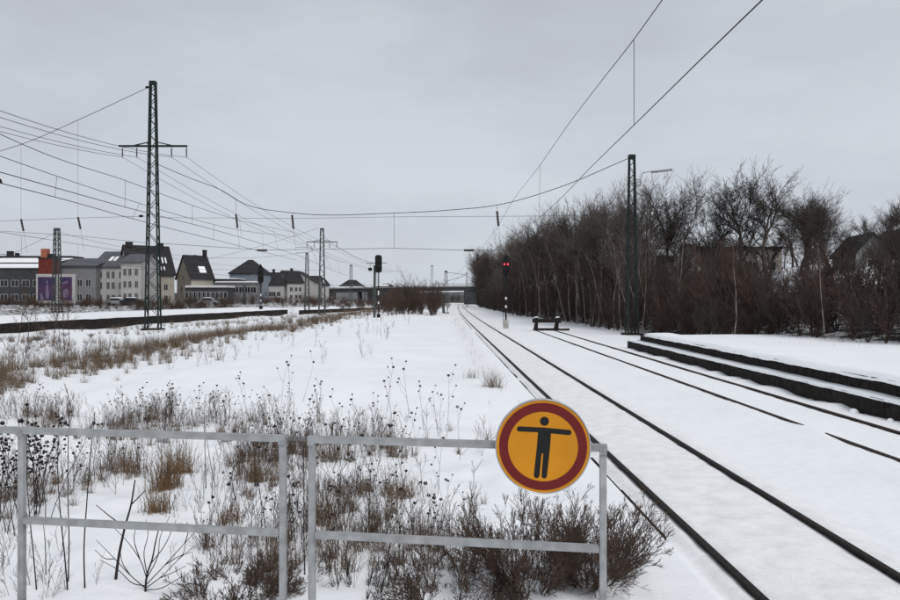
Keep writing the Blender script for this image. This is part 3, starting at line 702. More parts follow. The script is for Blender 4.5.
q = MB(); q.tube([(-.55, .2, 0), (-.5, .2, 6.8)], .16, 8); q.build('rear_post', 'pylon_grey', s2)
p = W(260.7, 310, 106); p.z = .93; signal('dark pointed signal standing on the far platform by the blue-grey house', p, CZ + 33 * 106 / FPX - .93, .8, 2.8, False, True, False, True)

# ------------------------------------------------------------------ bridge
def bridge():
    t = thing('road_bridge', 'long grey road bridge crossing the tracks in the distance', 'bridge', (0, 0, 0)); d = 262
    xs = [(-84, 4.2), (-66, 4.9), (-48, 5.4), (-30, 5.75), (-12, 6.05), (4, 6.25), (13, 6.3)]
    for (x0, z0), (x1, z1) in zip(xs, xs[1:]):
        m = MB(); m.add([(x0, d, z0 - 1.25), (x1, d, z1 - 1.25), (x1, d + 10, z1 - 1.25), (x0, d + 10, z0 - 1.25), (x0, d, z0), (x1, d, z1), (x1, d + 10, z1), (x0, d + 10, z0)],
                        [(0, 3, 2, 1), (4, 5, 6, 7), (0, 1, 5, 4), (1, 2, 6, 5), (2, 3, 7, 6), (3, 0, 4, 7)]); m.build('deck', 'bridge_concrete', t)
        m = MB(); m.add([(x0, d - .35, z0 - .05), (x1, d - .35, z1 - .05), (x1, d + .15, z1 - .05), (x0, d + .15, z0 - .05), (x0, d - .35, z0 + .45), (x1, d - .35, z1 + .45), (x1, d + .15, z1 + .45), (x0, d + .15, z0 + .45)],
                        [(0, 3, 2, 1), (4, 5, 6, 7), (0, 1, 5, 4), (1, 2, 6, 5), (2, 3, 7, 6), (3, 0, 4, 7)]); m.build('parapet', 'wall_grey', t)
        m = MB(); m.bar((x0, d, z0 + 1.3), (x1, d, z1 + 1.3), .08)
        n = max(2, int((x1 - x0) / 1.5))
        for i in range(n): u = i / n; m.bar((x0 + (x1 - x0) * u, d, z0 + (z1 - z0) * u + .4), (x0 + (x1 - x0) * u, d, z0 + (z1 - z0) * u + 1.3), .07)
        m.build('guard_rail', 'lamp_grey', t)
    for x, z in ((-66, 4.9), (-48, 5.4), (-30, 5.75), (-12, 6.05), (-1.5, 6.15)):
        for dy in (1.5, 8): MB().box(x - .4, x + .4, d + dy - .4, d + dy + .4, -.5, z - 1.252).build('pier', 'bridge_concrete', t)
    MB().box(8.2, 13, d + .3, d + 9.7, -.5, 5.0).build('abutment', 'bridge_concrete', t)
bridge()

# ------------------------------------------------------------------ houses
def window_meshes(w, h):
    f = MB(); fw = .09
    f.box(-w / 2, w / 2, -.05, .0, 0, fw); f.box(-w / 2, w / 2, -.05, .0, h - fw, h); f.box(-w / 2, -w / 2 + fw, -.05, 0, fw, h - fw); f.box(w / 2 - fw, w / 2, -.05, 0, fw, h - fw); f.box(-.04, .04, -.045, 0, fw, h - fw)
    p = MB(); p.box(-w / 2 + fw, w / 2 - fw, -.028, -.001, fw, h - fw)
    a = f.mesh('window'); a.materials.append(MATS['window_frame']); b = p.mesh('pane'); b.materials.append(MATS['lens_glass']); return a, b
_WM = {}
def window(parent, x, y, z, w, h, rz=0):
    k = (round(w, 2), round(h, 2))
    if k not in _WM: _WM[k] = window_meshes(w, h)
    o = bpy.data.objects.new('window', _WM[k][0]); COL.objects.link(o); o.parent = parent; o.location = (x, y, z); o.rotation_euler = (0, 0, rz)
    p = bpy.data.objects.new('pane', _WM[k][1]); COL.objects.link(p); p.parent = o
def gable_house(label, px0, px1, d, yeave, yridge, depth, wall, roof, yaw=0, base=.9, hip=0, Lx=None, front=(), side=(), right=(), chim=(), snow=(), cat='house', over=.35, lapse=0):
    """ridge along local x; front faces the camera (local -y)"""
    x0 = W(px0, 0, d).x; x1 = W(px1, 0, d).x; Lx = Lx or (x1 - x0); cx = (x0 + x1) / 2; ze = CZ + (HY - yeave) * d / FPX - base; zr = CZ + (HY - yridge) * d / FPX - base
    t = thing('house', label, cat, (cx, d + depth / 2, base), R(yaw)); a = Lx / 2; b = depth / 2
    v = [(-a, -b, -1), (a, -b, -1), (a, b, -1), (-a, b, -1), (-a, -b, ze), (a, -b, ze), (a, b, ze), (-a, b, ze)]; f = [(0, 1, 5, 4), (1, 2, 6, 5), (2, 3, 7, 6), (3, 0, 4, 7)]
    if hip < .01: v += [(-a, 0, zr), (a, 0, zr)]; f += [(5, 6, 9), (7, 4, 8)]
    mb = MB(); mb.add(v, f); mb.build('wall', wall, t)
    o = over; sl = (zr - ze) / b; e = ze - sl * o; r = MB(); th = .22; hx = hip
    ax = a + o
    top = [(-ax, -b - o, e), (ax, -b - o, e), (ax, b + o, e), (-ax, b + o, e), (-ax + hx, 0, zr), (ax - hx, 0, zr)]; topu = [(x, y, z + th) for x, y, z in top]
    if hip < .01: r.add(top + topu, [(6, 7, 11, 10), (8, 9, 10, 11), (0, 4, 5, 1), (2, 5, 4, 3), (0, 1, 7, 6), (2, 3, 9, 8), (0, 6, 10, 4), (4, 10, 9, 3), (1, 5, 11, 7), (5, 2, 8, 11)])
    else: r.add(top + topu, [(6, 7, 11, 10), (8, 9, 10, 11), (7, 8, 11), (9, 6, 10), (0, 4, 5, 1), (2, 5, 4, 3), (1, 5, 2), (3, 4, 0), (0, 1, 7, 6), (1, 2, 8, 7), (2, 3, 9, 8), (3, 0, 6, 9)])
    ro = r.build('roof', roof, t)
    for (cxx, cyy, cw, chh) in chim:
        zb = zr - abs(cyy) * sl; q = MB(); q.box(cxx * a - cw / 2, cxx * a + cw / 2, cyy - cw / 2, cyy + cw / 2, zb - .3, zb + chh); q.box(cxx * a - cw / 2 - .08, cxx * a + cw / 2 + .08, cyy - cw / 2 - .08, cyy + cw / 2 + .08, zb + chh, zb + chh + .12); q.build('chimney', 'roof_dark', ro)
    for (u0, u1, w0, w1, nm) in snow:   # patches lying on the front roof plane: u along, w from eave to ridge
        q = MB(); pts = []
        for u, w in ((u0, w0), (u1, w0), (u1, w1), (u0, w1)): pts.append((u * a, -(b + o) * (1 - w), e + (zr - e) * w + th + .03))
        q.add(pts + [(x, y, z + .12) for x, y, z in pts], [(0, 1, 5, 4), (1, 2, 6, 5), (2, 3, 7, 6), (3, 0, 4, 7), (4, 5, 6, 7), (3, 2, 1, 0)]); q.build(nm, 'snow' if nm == 'snow_patch' else 'lens_glass', ro)
    for (u, z, w, h) in front: window(t, u * a, -b - .002, z, w, h)
    for (u, z, w, h) in side: window(t, -a - .002, -u * b, z, w, h, R(-90))
    for (u, z, w, h) in right: window(t, a + .002, u * b, z, w, h, R(90))
    return t, ze, zr, a, b
grid = lambda us, zs, w, h: [(u, z, w, h) for z in zs for u in us]
# far left grey industrial building with snowy roofs
def industrial():
    d = 150; base = .9; x0 = W(-90, 0, d).x; x1 = W(44, 0, d).x; t = thing('industrial_building', 'long slate grey works building with two snowy roof bands at the far left', 'building', ((x0 + x1) / 2, d, base)); a = (x1 - x0) / 2
    z = lambda y: CZ + (HY - y) * d / FPX - base
    MB().box(-a, a, 0, 18, -1, z(268)).build('wall', 'wall_slate', t)
    q = MB(); q.add([(-a - .2, -.3, z(268)), (a + .2, -.3, z(268)), (a + .2, 5, z(263.5)), (-a - .2, 5, z(263.5)), (-a - .2, -.3, z(267)), (a + .2, -.3, z(267)), (a + .2, 5, z(262.5)), (-a - .2, 5, z(262.5))], [(0, 1, 5, 4), (4, 5, 6, 7), (1, 2, 6, 5), (2, 3, 7, 6), (3, 0, 4, 7), (3, 2, 1, 0)]); q.build('roof_snow', 'snow', t)
    MB().box(-a, a, 5, 17.9, z(268), z(261.5)).build('upper_wall', 'roof_dark', t)
    q = MB(); q.add([(-a - .2, 4.7, z(261.4)), (a, 4.7, z(261.4)), (a, 12, z(255.5)), (-a - .2, 12, z(255.5)), (-a - .2, 4.7, z(260.8)), (a, 4.7, z(260.8)), (a, 12, z(254.8)), (-a - .2, 12, z(254.8))], [(0, 1, 5, 4), (4, 5, 6, 7), (1, 2, 6, 5), (2, 3, 7, 6), (3, 0, 4, 7), (3, 2, 1, 0)]); q.build('roof_snow', 'snow', t)
    MB().box(-a, a - .5, 12, 17.8, z(261), z(252.5)).build('penthouse', 'roof_dark', t)
    for px, ww, yt in ((9, 1.1, 247), (16, .5, 249), (28, 1.0, 253)):
        xx = W(px, 0, d + 13).x - (x0 + x1) / 2; q = MB(); q.box(xx - ww / 2, xx + ww / 2, 13, 14, z(253), z(yt)); q.build('vent', 'roof_dark', t)
    for i in range(12):
        for zz in (1.0, 3.9):
            if zz < z(268) - 1.6: window(t, -a + 1.5 + i * (2 * a - 3) / 11, -.002, zz, 1.6, 1.4)
industrial()
def tower():
    d = 146; t = thing('brick_tower', 'square dark red brick tower with orange chimney above the billboard', 'tower', W(50, 300, d)); t.location.z = .9; z = lambda y: CZ + (HY - y) * d / FPX - .9
    MB().box(-1.5, 1.5, -1.5, 1.5, -1, z(259)).build('wall', 'brick_red', t); MB().box(-1.6, 1.6, -1.6, 1.6, z(259), z(258)).build('roof', 'roof_dark', t)
    q = MB(); q.box(-1.3, -.1, -1, .2, z(258), z(249)); q.build('chimney', 'brick_orange', t)
    q = MB(); q.box(.1, 1.0, -1, 0, z(258), z(254)); q.build('vent', 'roof_dark', t)
    window(t, .5, -1.502, 3.5, .9, 1.0)
tower()
def billboard():
    d = 118; c = W(55.5, 303, d); t = thing('billboard', 'wide white framed billboard with two blue and purple posters', 'billboard', (c.x, c.y, hz(c.x, c.y))); z = lambda y: CZ + (HY - y) * d / FPX - t.location.z; k = d / FPX
    MB().box(-19.5 * k, 19.5 * k, 0, .3, z(303.5), z(274)).build('frame', 'wall_white', t)
    for a, b, m_ in ((-17.5, -.8, 'poster_blue'), (4.5, 16.5, 'poster_violet')):
        MB().box(a * k, b * k, -.04, -.002, z(300.5), z(277)).build('poster', m_, t)
    for prof in ([(-10, 298.5), (-6.2, 298.5), (-6.6, 290), (-7.0, 285), (-8.4, 284), (-9.6, 288)], [(-8.9, 283.4), (-7.4, 283.4), (-7.2, 281), (-8.2, 280.2), (-9.0, 281.4)], [(-15.5, 300), (-11.5, 300), (-12.8, 294), (-15, 293)],
                 [(7.5, 296.5), (10.2, 298), (13.5, 295.5), (13.2, 290.5), (10.4, 288.5), (8.0, 291)], [(5.5, 283), (12.5, 281), (12.7, 282.6), (5.6, 284.6)]):
        q = MB(); n_ = len(prof); q.add([(x * k, -.062, z(y)) for x, y in prof] + [(x * k, -.0415, z(y)) for x, y in prof], [tuple(range(n_)), tuple(range(2 * n_ - 1, n_ - 1, -1))] + [(i, n_ + i, n_ + (i + 1) % n_, (i + 1) % n_) for i in range(n_)]); q.build('poster_shape', 'poster_pale', t)
    for x in (-2.6, 0, 2.6): MB().box(x - .08, x + .08, .31, .45, -.3, z(276)).build('post', 'galv_dark', t)
billboard()
gable_house('grey rendered block with shallow slate roof right of the billboard', 58, 96, 148, 266, 257.5, 14, 'wall_grey', 'roof_grey', 0, front=grid((-.75, -.3, .15, .6), (1.0, 3.9), 1.1, 1.5), cat='building')
gable_house('pale block with white top storey and grey roof lights', 92, 126, 150, 266.5, 250.5, 13, 'wall_white', 'roof_grey', 0, front=grid((-.8, -.5, -.05, .25, .7), (.8, 3.4, 5.6), .75, 1.5), snow=((-.3, -.12, .35, .6, 'snow_patch'), (-.02, .14, .35, .6, 'snow_patch')), cat='building')
gable_house('narrow pale bay building with dark grey roof beside the steep roof', 121, 141, 144, 262, 253.5, 10, 'wall_white', 'roof_grey', 0, front=grid((-.6, -.1, .55), (1.2, 3.6, 6.0), .7, 1.4), cat='building')
gable_house('large cream house with very steep dark roof and rows of snowy roof windows', 105, 170, 152, 273.5, 245, 9.0, 'wall_cream', 'roof_dark', 38, hip=0, Lx=9.0, side=((0, 8.2, .8, 1.0), (-.4, 5.4, .9, 1.2), (.4, 5.4, .9, 1.2)),
            front=grid((-.65, -.25, .15, .6), (.8, 3.2), .9, 1.4), chim=((-.78, 0, 1.2, .7), (.66, 0, 1.0, .7)),
            snow=[(u, u + .06, .40, .58, 'snow_patch') for u in (-.5, -.35, .1, .25, .40, .55, .70)] + [(u, u + .06, .16, .26, 'snow_patch') for u in (.1, .25, .40, .55)])
gable_house('cream gabled house with dark roof and low shop front, gable turned half away', 174, 207, 160, 277, 255.5, 5.8, 'wall_cream', 'roof_dark', 50, Lx=5.4, front=grid((-.7, -.3, .15, .6), (2.6,), 1.0, 1.3), side=((-.3, 3, .9, 1.2), (.35, 3, .9, 1.2), (0, 5.6, .8, 1)), chim=((.9, 0, .7, 1.4), (.1, .5, .5, 1.0)), snow=((-.1, .5, .25, .5, 'snow_patch'),))
def slab_building(label, px0, px1, d, ytop, ybase, wall, roofm, dep=8, win=0, snowtop=True):
    x0 = W(px0, 0, d).x; x1 = W(px1, 0, d).x; a = (x1 - x0) / 2; t = thing('low_building', label, 'building', ((x0 + x1) / 2, d, .9)); z = lambda y: CZ + (HY - y) * d / FPX - .9
    MB().box(-a, a, 0, dep, -1, z(ytop) - .25).build('wall', wall, t); MB().box(-a - .2, a + .2, -.25, dep + .2, z(ytop) - .25, z(ytop)).build('roof', roofm, t)
    if snowtop: MB().box(-a - .1, a + .1, -.15, dep + .1, z(ytop) + .003, z(ytop) + .2).build('roof_snow', 'snow', t)
    for i in range(win): window(t, -a + (i + .5) * 2 * a / win, -.002, max(.5, z(ytop) - 2.6), 1.5, 1.5)
slab_building('low dark glazed shop building under the cream gabled house', 186, 226, 155, 286.5, 300, 'wall_slate', 'wall_white', 6, 9)
slab_building('low flat building with pale parapet between the gabled house and the hip roof', 208, 236, 178, 279, 300, 'wall_slate', 'roof_dark', 8, 4)
gable_house('blue-grey house with tall dark hipped roof behind the pointed signal', 232.5, 258, 196, 273, 259.5, 11, 'wall_blue', 'roof_dark', -12, hip=3.1, front=((.5, 2.0, 1.2, 1.4), (.5, 4.4, 1.2, 1.4)), right=((-.3, 2, 1.2, 1.3), (.4, 2, 1.2, 1.3)))
slab_building('long pale low parapet building before the hipped house', 216, 256, 172, 282, 300, 'wall_grey', 'wall_white', 6, 7)
gable_house('small dark roofed house between hipped roof and white twin gables', 262, 281, 205, 284.5, 272.5, 9, 'wall_white', 'roof_dark', 8, hip=1.6, front=grid((-.4, 0, .5), (2.0,), 1.1, 1.3), chim=((-.15, 0, .7, 1.0),))
gable_house('white house with a gable on the left and dark roof, beside a second gable', 276, 300, 212, 282, 271, 5.6, 'wall_white', 'roof_dark', 44, Lx=5.4, front=grid((-.5, .1, .6), (1.2, 3.4), 1.0, 1.3), side=((-.4, 3.6, .9, 1.2), (.4, 3.6, .9, 1.2), (0, 5.9, .8, 1.0), (0, 1.3, .9, 1.3)), chim=((.2, 0, .6, .8),))
gable_house('pale narrow gabled house right beside the white twin gable', 292, 303, 218, 282, 271.5, 10, 'wall_white', 'roof_dark', 84, side=((0, 3.6, 1.0, 1.2), (0, 1.3, .9, 1.3)))
gable_house('dark roofed house left of the second lattice mast', 300, 318, 225, 284, 276, 9, 'wall_grey', 'roof_dark', 0, front=grid((-.4, .3), (1.8,), 1.1, 1.3))
gable_house('small house with snowy patch on its dark roof behind the lattice mast', 310, 322, 232, 285, 278, 8, 'wall_white', 'roof_dark', 35, snow=((-.4, .5, .2, .7, 'snow_patch'),))
gable_house('far hipped building with a snowy eave behind the bridge', 336, 364, 300, 288.5, 280, 14, 'wall_grey', 'roof_dark', 0, base=0, hip=4.5, snow=((-.95, .95, .02, .16, 'snow_patch'),))
gable_house('far low gabled hall with snow edges seen behind the signal', 368, 402, 290, 290, 284, 12, 'wall_slate', 'roof_dark', 0, base=0, hip=6, snow=((-.6, .2, .6, .85, 'snow_patch'),))
# houses on the wooded slope
def slope_house(*a, **k):
    return gable_house(*a, **k)
slope_house('small hut with snowy roof among the trees above the lamp mast foot', 652, 677, 74, 258, 251.5, 5, 'wall_slate', 'roof_dark', -8, base=4.6, snow=((-.9, .9, .1, .95, 'snow_patch'),), front=((.3, .5, .9, .9),))
slope_house('long flat pale house with snowy eaves behind the bare trees on the slope', 698, 782, 92, 248.5, 243.5, 7, 'wall_cream', 'roof_dark', 0, base=5.4, snow=((-.97, -.25, .04, .8, 'snow_patch'), (-.1, .97, .04, .6, 'snow_patch')), front=((-.7, .6, 1.2, 1.2), (-.2, .6, 1.2, 1.2), (.3, .6, 1.2, 1.2), (.75, .6, 1.2, 1.2)))
slope_house('weathered shed with pointed gable at the right end of the wood', 853, 885, 56, 254, 236, 2.4, 'wall_grey', 'roof_dark', 80, base=3.8, Lx=5, side=((0, 1.0, .9, .8),), over=.2)
slope_house('dark roofed house at the right edge behind the thicket', 890, 938, 62, 250, 229, 3.6, 'wall_slate', 'roof_dark', 82, base=3.9, Lx=6, side=((0.1, .8, 1.0, 1.0),))
# cars snowed-in by the houses
def car(label, px, d, body, rz, group=None):
    p = W(px, 300, d); t = thing('parked_car', label, 'car', (p.x, p.y, hz(p.x, p.y)), R(rz), 'parked cars by the houses')
    prof = [(-2.1, .35), (2.1, .35), (2.15, .75), (1.2, .92), (.55, 1.4), (-.95, 1.42), (-1.7, .98), (-2.12, .9)]
    k = len(prof); q = MB(); q.add([(x, -.85, z) for x, z in prof] + [(x, .85, z) for x, z in prof], [tuple(range(k)), tuple(range(2 * k - 1, k - 1, -1))] + [(i, k + i, k + (i + 1) % k, (i + 1) % k) for i in range(k)]); q.build('body', body, t)
    q = MB(); q.add([(1.05, -.86, .95), (.5, -.86, 1.33), (-.9, -.86, 1.34), (-1.4, -.86, .98), (1.05, -.852, .95), (.5, -.852, 1.33), (-.9, -.852, 1.34), (-1.4, -.852, .98)], [(0, 1, 2, 3), (4, 7, 6, 5)]); q.build('side_window', 'lens_glass', t)
    for x in (-1.3, 1.35):
        for s in (-1, 1):
            q = MB(); q.lathe([(.31, 0), (.31, .2)], 14, (x, s * .78 + .1, .31), 'y'); q.build('wheel', 'rubber', t)
    q = MB(); q.add([(x, y, z) for y in (-.75, .75) for x, z in ((.6, 1.41), (0, 1.55), (-.9, 1.54), (-1.1, 1.40))], [(0, 1, 2, 3), (7, 6, 5, 4), (0, 4, 5, 1), (1, 5, 6, 2), (2, 6, 7, 3)]); q.build('roof_snow', 'snow', t)
car('dark car with snow on its roof parked below the bay building', 133, 134, 'car_dark', 5)
car('silver car with snow on its roof parked left of the dark car', 118, 136, 'car_silver', -4)
car('silver car parked below the low shop building', 209, 146, 'car_silver', 3)

# ------------------------------------------------------------------ trees
def unit(v): return v / (np.linalg.norm(v) + 1e-9)
def grow(segs, p, d, length, r, depth, P, g):
    n = P['n'][min(depth, len(P['n']) - 1)]; step = length / n; maxd = P['depth']
    kids = P['kids'][min(depth, len(P['kids']) - 1)]
    ks = sorted(g.uniform(P['start'] if depth == 0 else .2, 1.0) for _ in range(kids)); ki = 0
    r1 = r * P['taper']
    for i in range(n):
        d = unit(d + np.array([g.gauss(0, P['wob']), g.gauss(0, P['wob']), g.gauss(0, P['wob']) + P['up'] * (1 if depth else .3)]))
        q = p + d * step; ra = r + (r1 - r) * i / n; rb = r + (r1 - r) * (i + 1) / n
        segs.append((*p, *q, max(ra, P['rmin']), max(rb, P['rmin'] * .8), depth))
        while ki < len(ks) and ks[ki] <= (i + 1) / n + 1e-6:
            if depth < maxd:
                t = ks[ki] * n - i; b = p + d * step * min(max(t, 0), 1)
                ang = R(g.uniform(*(P['angs'][min(depth, len(P['angs']) - 1)] if 'angs' in P else P['ang']))); ax = unit(np.cross(d, np.array([g.gauss(0, 1), g.gauss(0, 1), g.gauss(0, 1)])))
                nd = unit(d * math.cos(ang) + ax * math.sin(ang))
                lf = g.uniform(*(P['lens'][min(depth, len(P['lens']) - 1)] if 'lens' in P else P['len'])) * (1.15 - .55 * ks[ki] * (1 if depth == 0 else .6))
                grow(segs, b, nd, length * lf, max(rb * g.uniform(.5, .72), P['rmin']), depth + 1, P, g)
            ki += 1
        p = q
    if depth < maxd and P.get('fork'):
        for _ in range(2): 
            ax = unit(np.array([g.gauss(0, 1), g.gauss(0, 1), g.gauss(0, .4)])); nd = unit(d + ax * .45); grow(segs, p, nd, length * g.uniform(.5, .65), r1, depth + 1, P, g)
def make_segs(P, H, r, seed, lean=(0, 0)):
    g = random.Random(seed); segs = []
    for s in range(P.get('stems', 1)):
        a = g.uniform(0, 6.28); sp = P.get('spread', 0); d0 = unit(np.array([math.cos(a) * sp + lean[0], math.sin(a) * sp + lean[1], 1.0]))
        grow(segs, np.array([math.cos(a) * .05 * sp, math.sin(a) * .05 * sp, -.15]), d0, H * P['stem'] * g.uniform(.8, 1.05) if P.get('stems', 1) > 1 else H * P['stem'], r, 0, P, g)
    A = np.array(segs); top = A[:, 5].max(); A[:, [2, 5]] *= H / top; return A
BIG = dict(n=(8, 9, 7, 5, 3), kids=(4, 8, 8, 6, 3), depth=4, start=.5, taper=.4, wob=.11, up=.05, rmin=.007, angs=((16, 34), (24, 46), (32, 62)), lens=((.8, 1.05), (.34, .55), (.30, .46), (.32, .48)), stem=.46, fork=True)
SLIM = dict(n=(10, 7, 5, 3), kids=(16, 9, 6, 4), depth=3, start=.40, taper=.28, wob=.06, up=.06, rmin=.007, ang=(22, 46), lens=((.3, .46), (.3, .48), (.35, .5)), stem=.82, fork=True)
BIRCH = dict(n=(14, 5, 4), kids=(30, 9, 4), depth=2, start=.30, taper=.25, wob=.045, up=.04, rmin=.007, ang=(22, 45), len=(.16, .28), stem=.98)
SCRUB = dict(n=(7, 4, 3), kids=(9, 6, 3), depth=2, start=.15, taper=.3, wob=.10, up=.06, rmin=.010, ang=(18, 45), len=(.3, .55), stem=.8, stems=9, spread=.38)
def split_tree(A, rt=.035):
    tr = A[(A[:, 8] < 1) | (A[:, 6] > .05)]; cr = A[~((A[:, 8] < 1) | (A[:, 6] > .05))]; return tr, cr
def tree_meshes(P, H, r, seed, lean=(0, 0)):
    best = None
    for k in range(4 if P.get('fork') else 1):      # keep the best balanced of a few
        A = make_segs(P, H, r, seed + k * 1000, lean); up = A[A[:, 5] > H * .45]; q = math.hypot(up[:, 3].mean(), up[:, 4].mean()) + .35 * np.percentile(np.hypot(up[:, 3], up[:, 4]), 99)
        if best is None or q < best[0]: best = (q, A)
    A = best[1]; tr, cr = split_tree(A)
    return (npmesh('trunk', *segs2mesh(tr, 6), smooth=True), npmesh('crown', *segs2mesh(cr, 3)), H)
LIB = {'big': [tree_meshes(BIG, 10, .20, 100 + i) for i in range(7)], 'slim': [tree_meshes(SLIM, 10, .13, 200 + i) for i in range(4)],
       'birch': [tree_meshes(BIRCH, 8, .045, 300 + i, ((-.16, -.04, .05, -.09, .10, -.22)[i], 0)) for i in range(6)]}
_MC = {}
def tree(kind, var, x, y, H, label, group=None, bark='bark', twig='twig', rz=None, wide=1.0, name='bare_tree', cat='tree', z=None):
    tm, cm, h0 = LIB[kind][var % len(LIB[kind])]; s = H / h0
    def v(me, m):
        k = (me.name, m)
        if k not in _MC: c = me.copy(); c.materials.clear(); c.materials.append(MATS[m]); _MC[k] = c
        return _MC[k]
    t = thing(name, label, cat, (x, y, hz(x, y) if z is None else z), rnd.uniform(0, 6.28) if rz is None else rz, group); t.scale = (s * wide, s * wide, s)
    for nm, me, m in (('trunk', tm, bark), ('crown', cm, twig)):
        o = bpy.data.objects.new(nm, v(me, m)); COL.objects.link(o); o.parent = t
    return t
SKX = [440, 470, 478, 490, 505, 520, 540, 560, 580, 600, 620, 640, 660, 680, 700, 720, 735, 750, 765, 780, 790, 805, 820, 835, 845, 855, 870, 885, 900, 960]
SKY = [275, 262, 251, 252, 246, 232, 222, 213, 206, 200, 196, 176, 170, 176, 172, 162, 158, 168, 162, 172, 178, 192, 190, 198, 212, 224, 216, 210, 200, 190]
def limH(x, y):
    px = PX(x, y); return CZ + (HY - np.interp(px, SKX, SKY)) * y / FPX - hz(x, y)
def zone(px, base):
    for lim, w in ((492, 'where the wood meets the bridge'), (518, 'behind the signal with red lights'), (535, 'between that signal and the buffer stop'), (556, 'right behind the buffer stop'), (585, 'just right of the buffer stop'),
                   (612, 'midway from buffer stop to lamp mast'), (640, 'just left of the lamp mast'), (680, 'under the street lamp'), (720, 'right of the hut with snowy roof'), (760, 'around the tallest slope tree'), (805, 'right of the tallest slope tree'), (845, 'where the wood top drops'), (2000, 'near the shed at the right end')):
        if px < lim: return base + ' ' + w
# the mass of the wood, left (far) half
n_ = 0; g = random.Random(5)
LW = 'bare grey-brown tree inside the dense wood right of the main track'
y = 62
while y < 250:
    for k in range(2):
        off = g.uniform(1.0, 3.5) if k == 0 else g.uniform(3.5, 12); x = float(treeline(y)) + off; px = PX(x, y)
        if px < 650:
            H = min(limH(x, y) * 1.15, 20) * g.uniform(.82, 1.0)
            if H > 3: tree(g.choice(['slim', 'big', 'slim']), g.randrange(7), x, y + g.uniform(-1, 1), H, zone(px, 'bare grey-brown tree in the wood'), 'trees of the dense wood', bark=g.choice(['bark', 'birch_bark', 'bark']), twig=g.choice(['twig_grey', 'twig_grey', 'twig', 'twig_red']), wide=g.uniform(.75, 1.0) * (1.2 if H < 9 else 1)); n_ += 1
    y *= 1.032
# lower trees on the slope, right half
LS = 'dark bare tree on the snowy wooded slope behind the platform'
for i in range(80):
    y = g.uniform(32, 84); x = float(treeline(y)) + g.uniform(4, 26); px = PX(x, y)
    if not 635 < px < 960: continue
    H = limH(x, y) * (1.06 if px > 790 else 1); H = H * g.uniform(.38, .60) if px < 790 else H * g.uniform(.72, .98)
    H = min(H, 15)
    if H > 3: tree(g.choice(['slim', 'slim', 'big']), g.randrange(7), x, y, H, zone(px, 'dark bare slope tree'), 'trees of the wooded slope', wide=1.15, twig=g.choice(['twig', 'twig_red', 'twig']))
# named skyline trees
for px, y, yt, kind, var, wide, lab in (
        (592, 66, 203, 'slim', 0, 1.2, 'bushy bare tree rising just left of the lamp mast'), (646, 72, 168, 'slim', 1, 1.0, 'slender bare tree directly behind the street lamp'),
        (664, 70, 164, 'big', 0, 1.0, 'bare tree whose upright crown stands right under the lamp arm'), (688, 68, 168, 'slim', 2, 1.0, 'slender bare tree with open crown, second right of the lamp'),
        (713, 66, 178, 'big', 1, .9, 'rounded bare tree left of the tallest tree of the slope'), (735, 62, 154, 'big', 2, 1.15, 'tallest bare tree of the slope with wide forked crown'),
        (767, 60, 161, 'big', 3, 1.25, 'broad bare tree with a fan of spreading limbs, right of the tallest'), (800, 62, 182, 'big', 4, 1.2, 'dense dark bare tree right of the fan shaped tree'),
        (829, 58, 188, 'big', 5, 1.1, 'bare tree where the wood drops towards the pointed shed'), (848, 60, 206, 'slim', 3, 1.3, 'low bushy tree just left of the pointed shed'),
        (862, 70, 212, 'big', 4, 1.1, 'bare tree filling the skyline just above the pointed shed'), (888, 58, 206, 'big', 2, 1.0, 'bare tree in front of the dark roof at the right edge'), (868, 50, 222, 'slim', 2, 1.3, 'low bushy bare tree before the pointed gable shed'),
        (876, 76, 208, 'slim', 0, 1.1, 'bare tree behind the pointed gable shed'), (898, 78, 192, 'big', 6, 1.0, 'bare tree rising over the roof at the right edge')):
    x = (px - VX) * y / FPX; H = CZ + (HY - yt) * y / FPX - hz(x, y); tree(kind, var, x, y, H, lab, 'skyline trees of the slope', wide=wide)
# birches at the wood's edge
BL = ['first', 'second', 'third', 'fourth', 'fifth', 'sixth', 'seventh', 'eighth', 'ninth', 'tenth', 'eleventh', 'twelfth', 'thirteenth', 'fourteenth', 'fifteenth', 'sixteenth', 'seventeenth', 'eighteenth', 'nineteenth', 'twentieth']
bps = sorted([(512, 4), (527, 3), (541, 5), (556, 4), (571, 5), (592, 4), (622, 5), (520, 1), (534, 2), (549, 3), (566, 0), (577, 1), (586, 3), (598, 2), (606, 0), (614, 1), (630, 3), (642, 2)])
for i, (px, var) in enumerate(bps):
    best = min(np.arange(42, 180, .5), key=lambda yy: abs(PX(float(treeline(yy)) + .3, yy) - px)); x = (px - VX) * best / FPX
    tree('birch', var, x, best, min(8.5, (HY - 240) * best / FPX + CZ) * rnd.uniform(.9, 1.1), f'slender pale birch at the wood edge, {BL[i]} birch counted from the bridge side', 'pale birches along the wood edge', bark='birch_bark', twig='twig_red', name='birch_tree', rz=rnd.uniform(-.5, .5))
for px, y, H, lab in ((746, 36, 5.4, 'pale thin birch standing alone before the middle of the slope'), (843, 31, 4.6, 'pale leaning birch before the right part of the slope')):
    x = (px - VX) * y / FPX; tree('birch', 2, x, y + 1.5, H, lab, 'pale birches along the wood edge', bark='birch_bark', twig='twig_red', name='birch_tree')
for i in range(26):
    px = g.uniform(498, 720); best = min(np.arange(40, 180, .5), key=lambda yy: abs(PX(float(treeline(yy)) + 1.6, yy) - px)) + g.uniform(0, 3); x = (px - VX) * best / FPX
    tree('birch', g.randrange(6), x, best, min(9.5, (HY - 228) * best / FPX + CZ) * g.uniform(.8, 1.15), zone(px, 'thin pale trunk inside the wood'), 'pale trunks inside the wood', bark='birch_bark', twig='twig_grey', name='birch_tree', rz=g.uniform(-.7, .7))
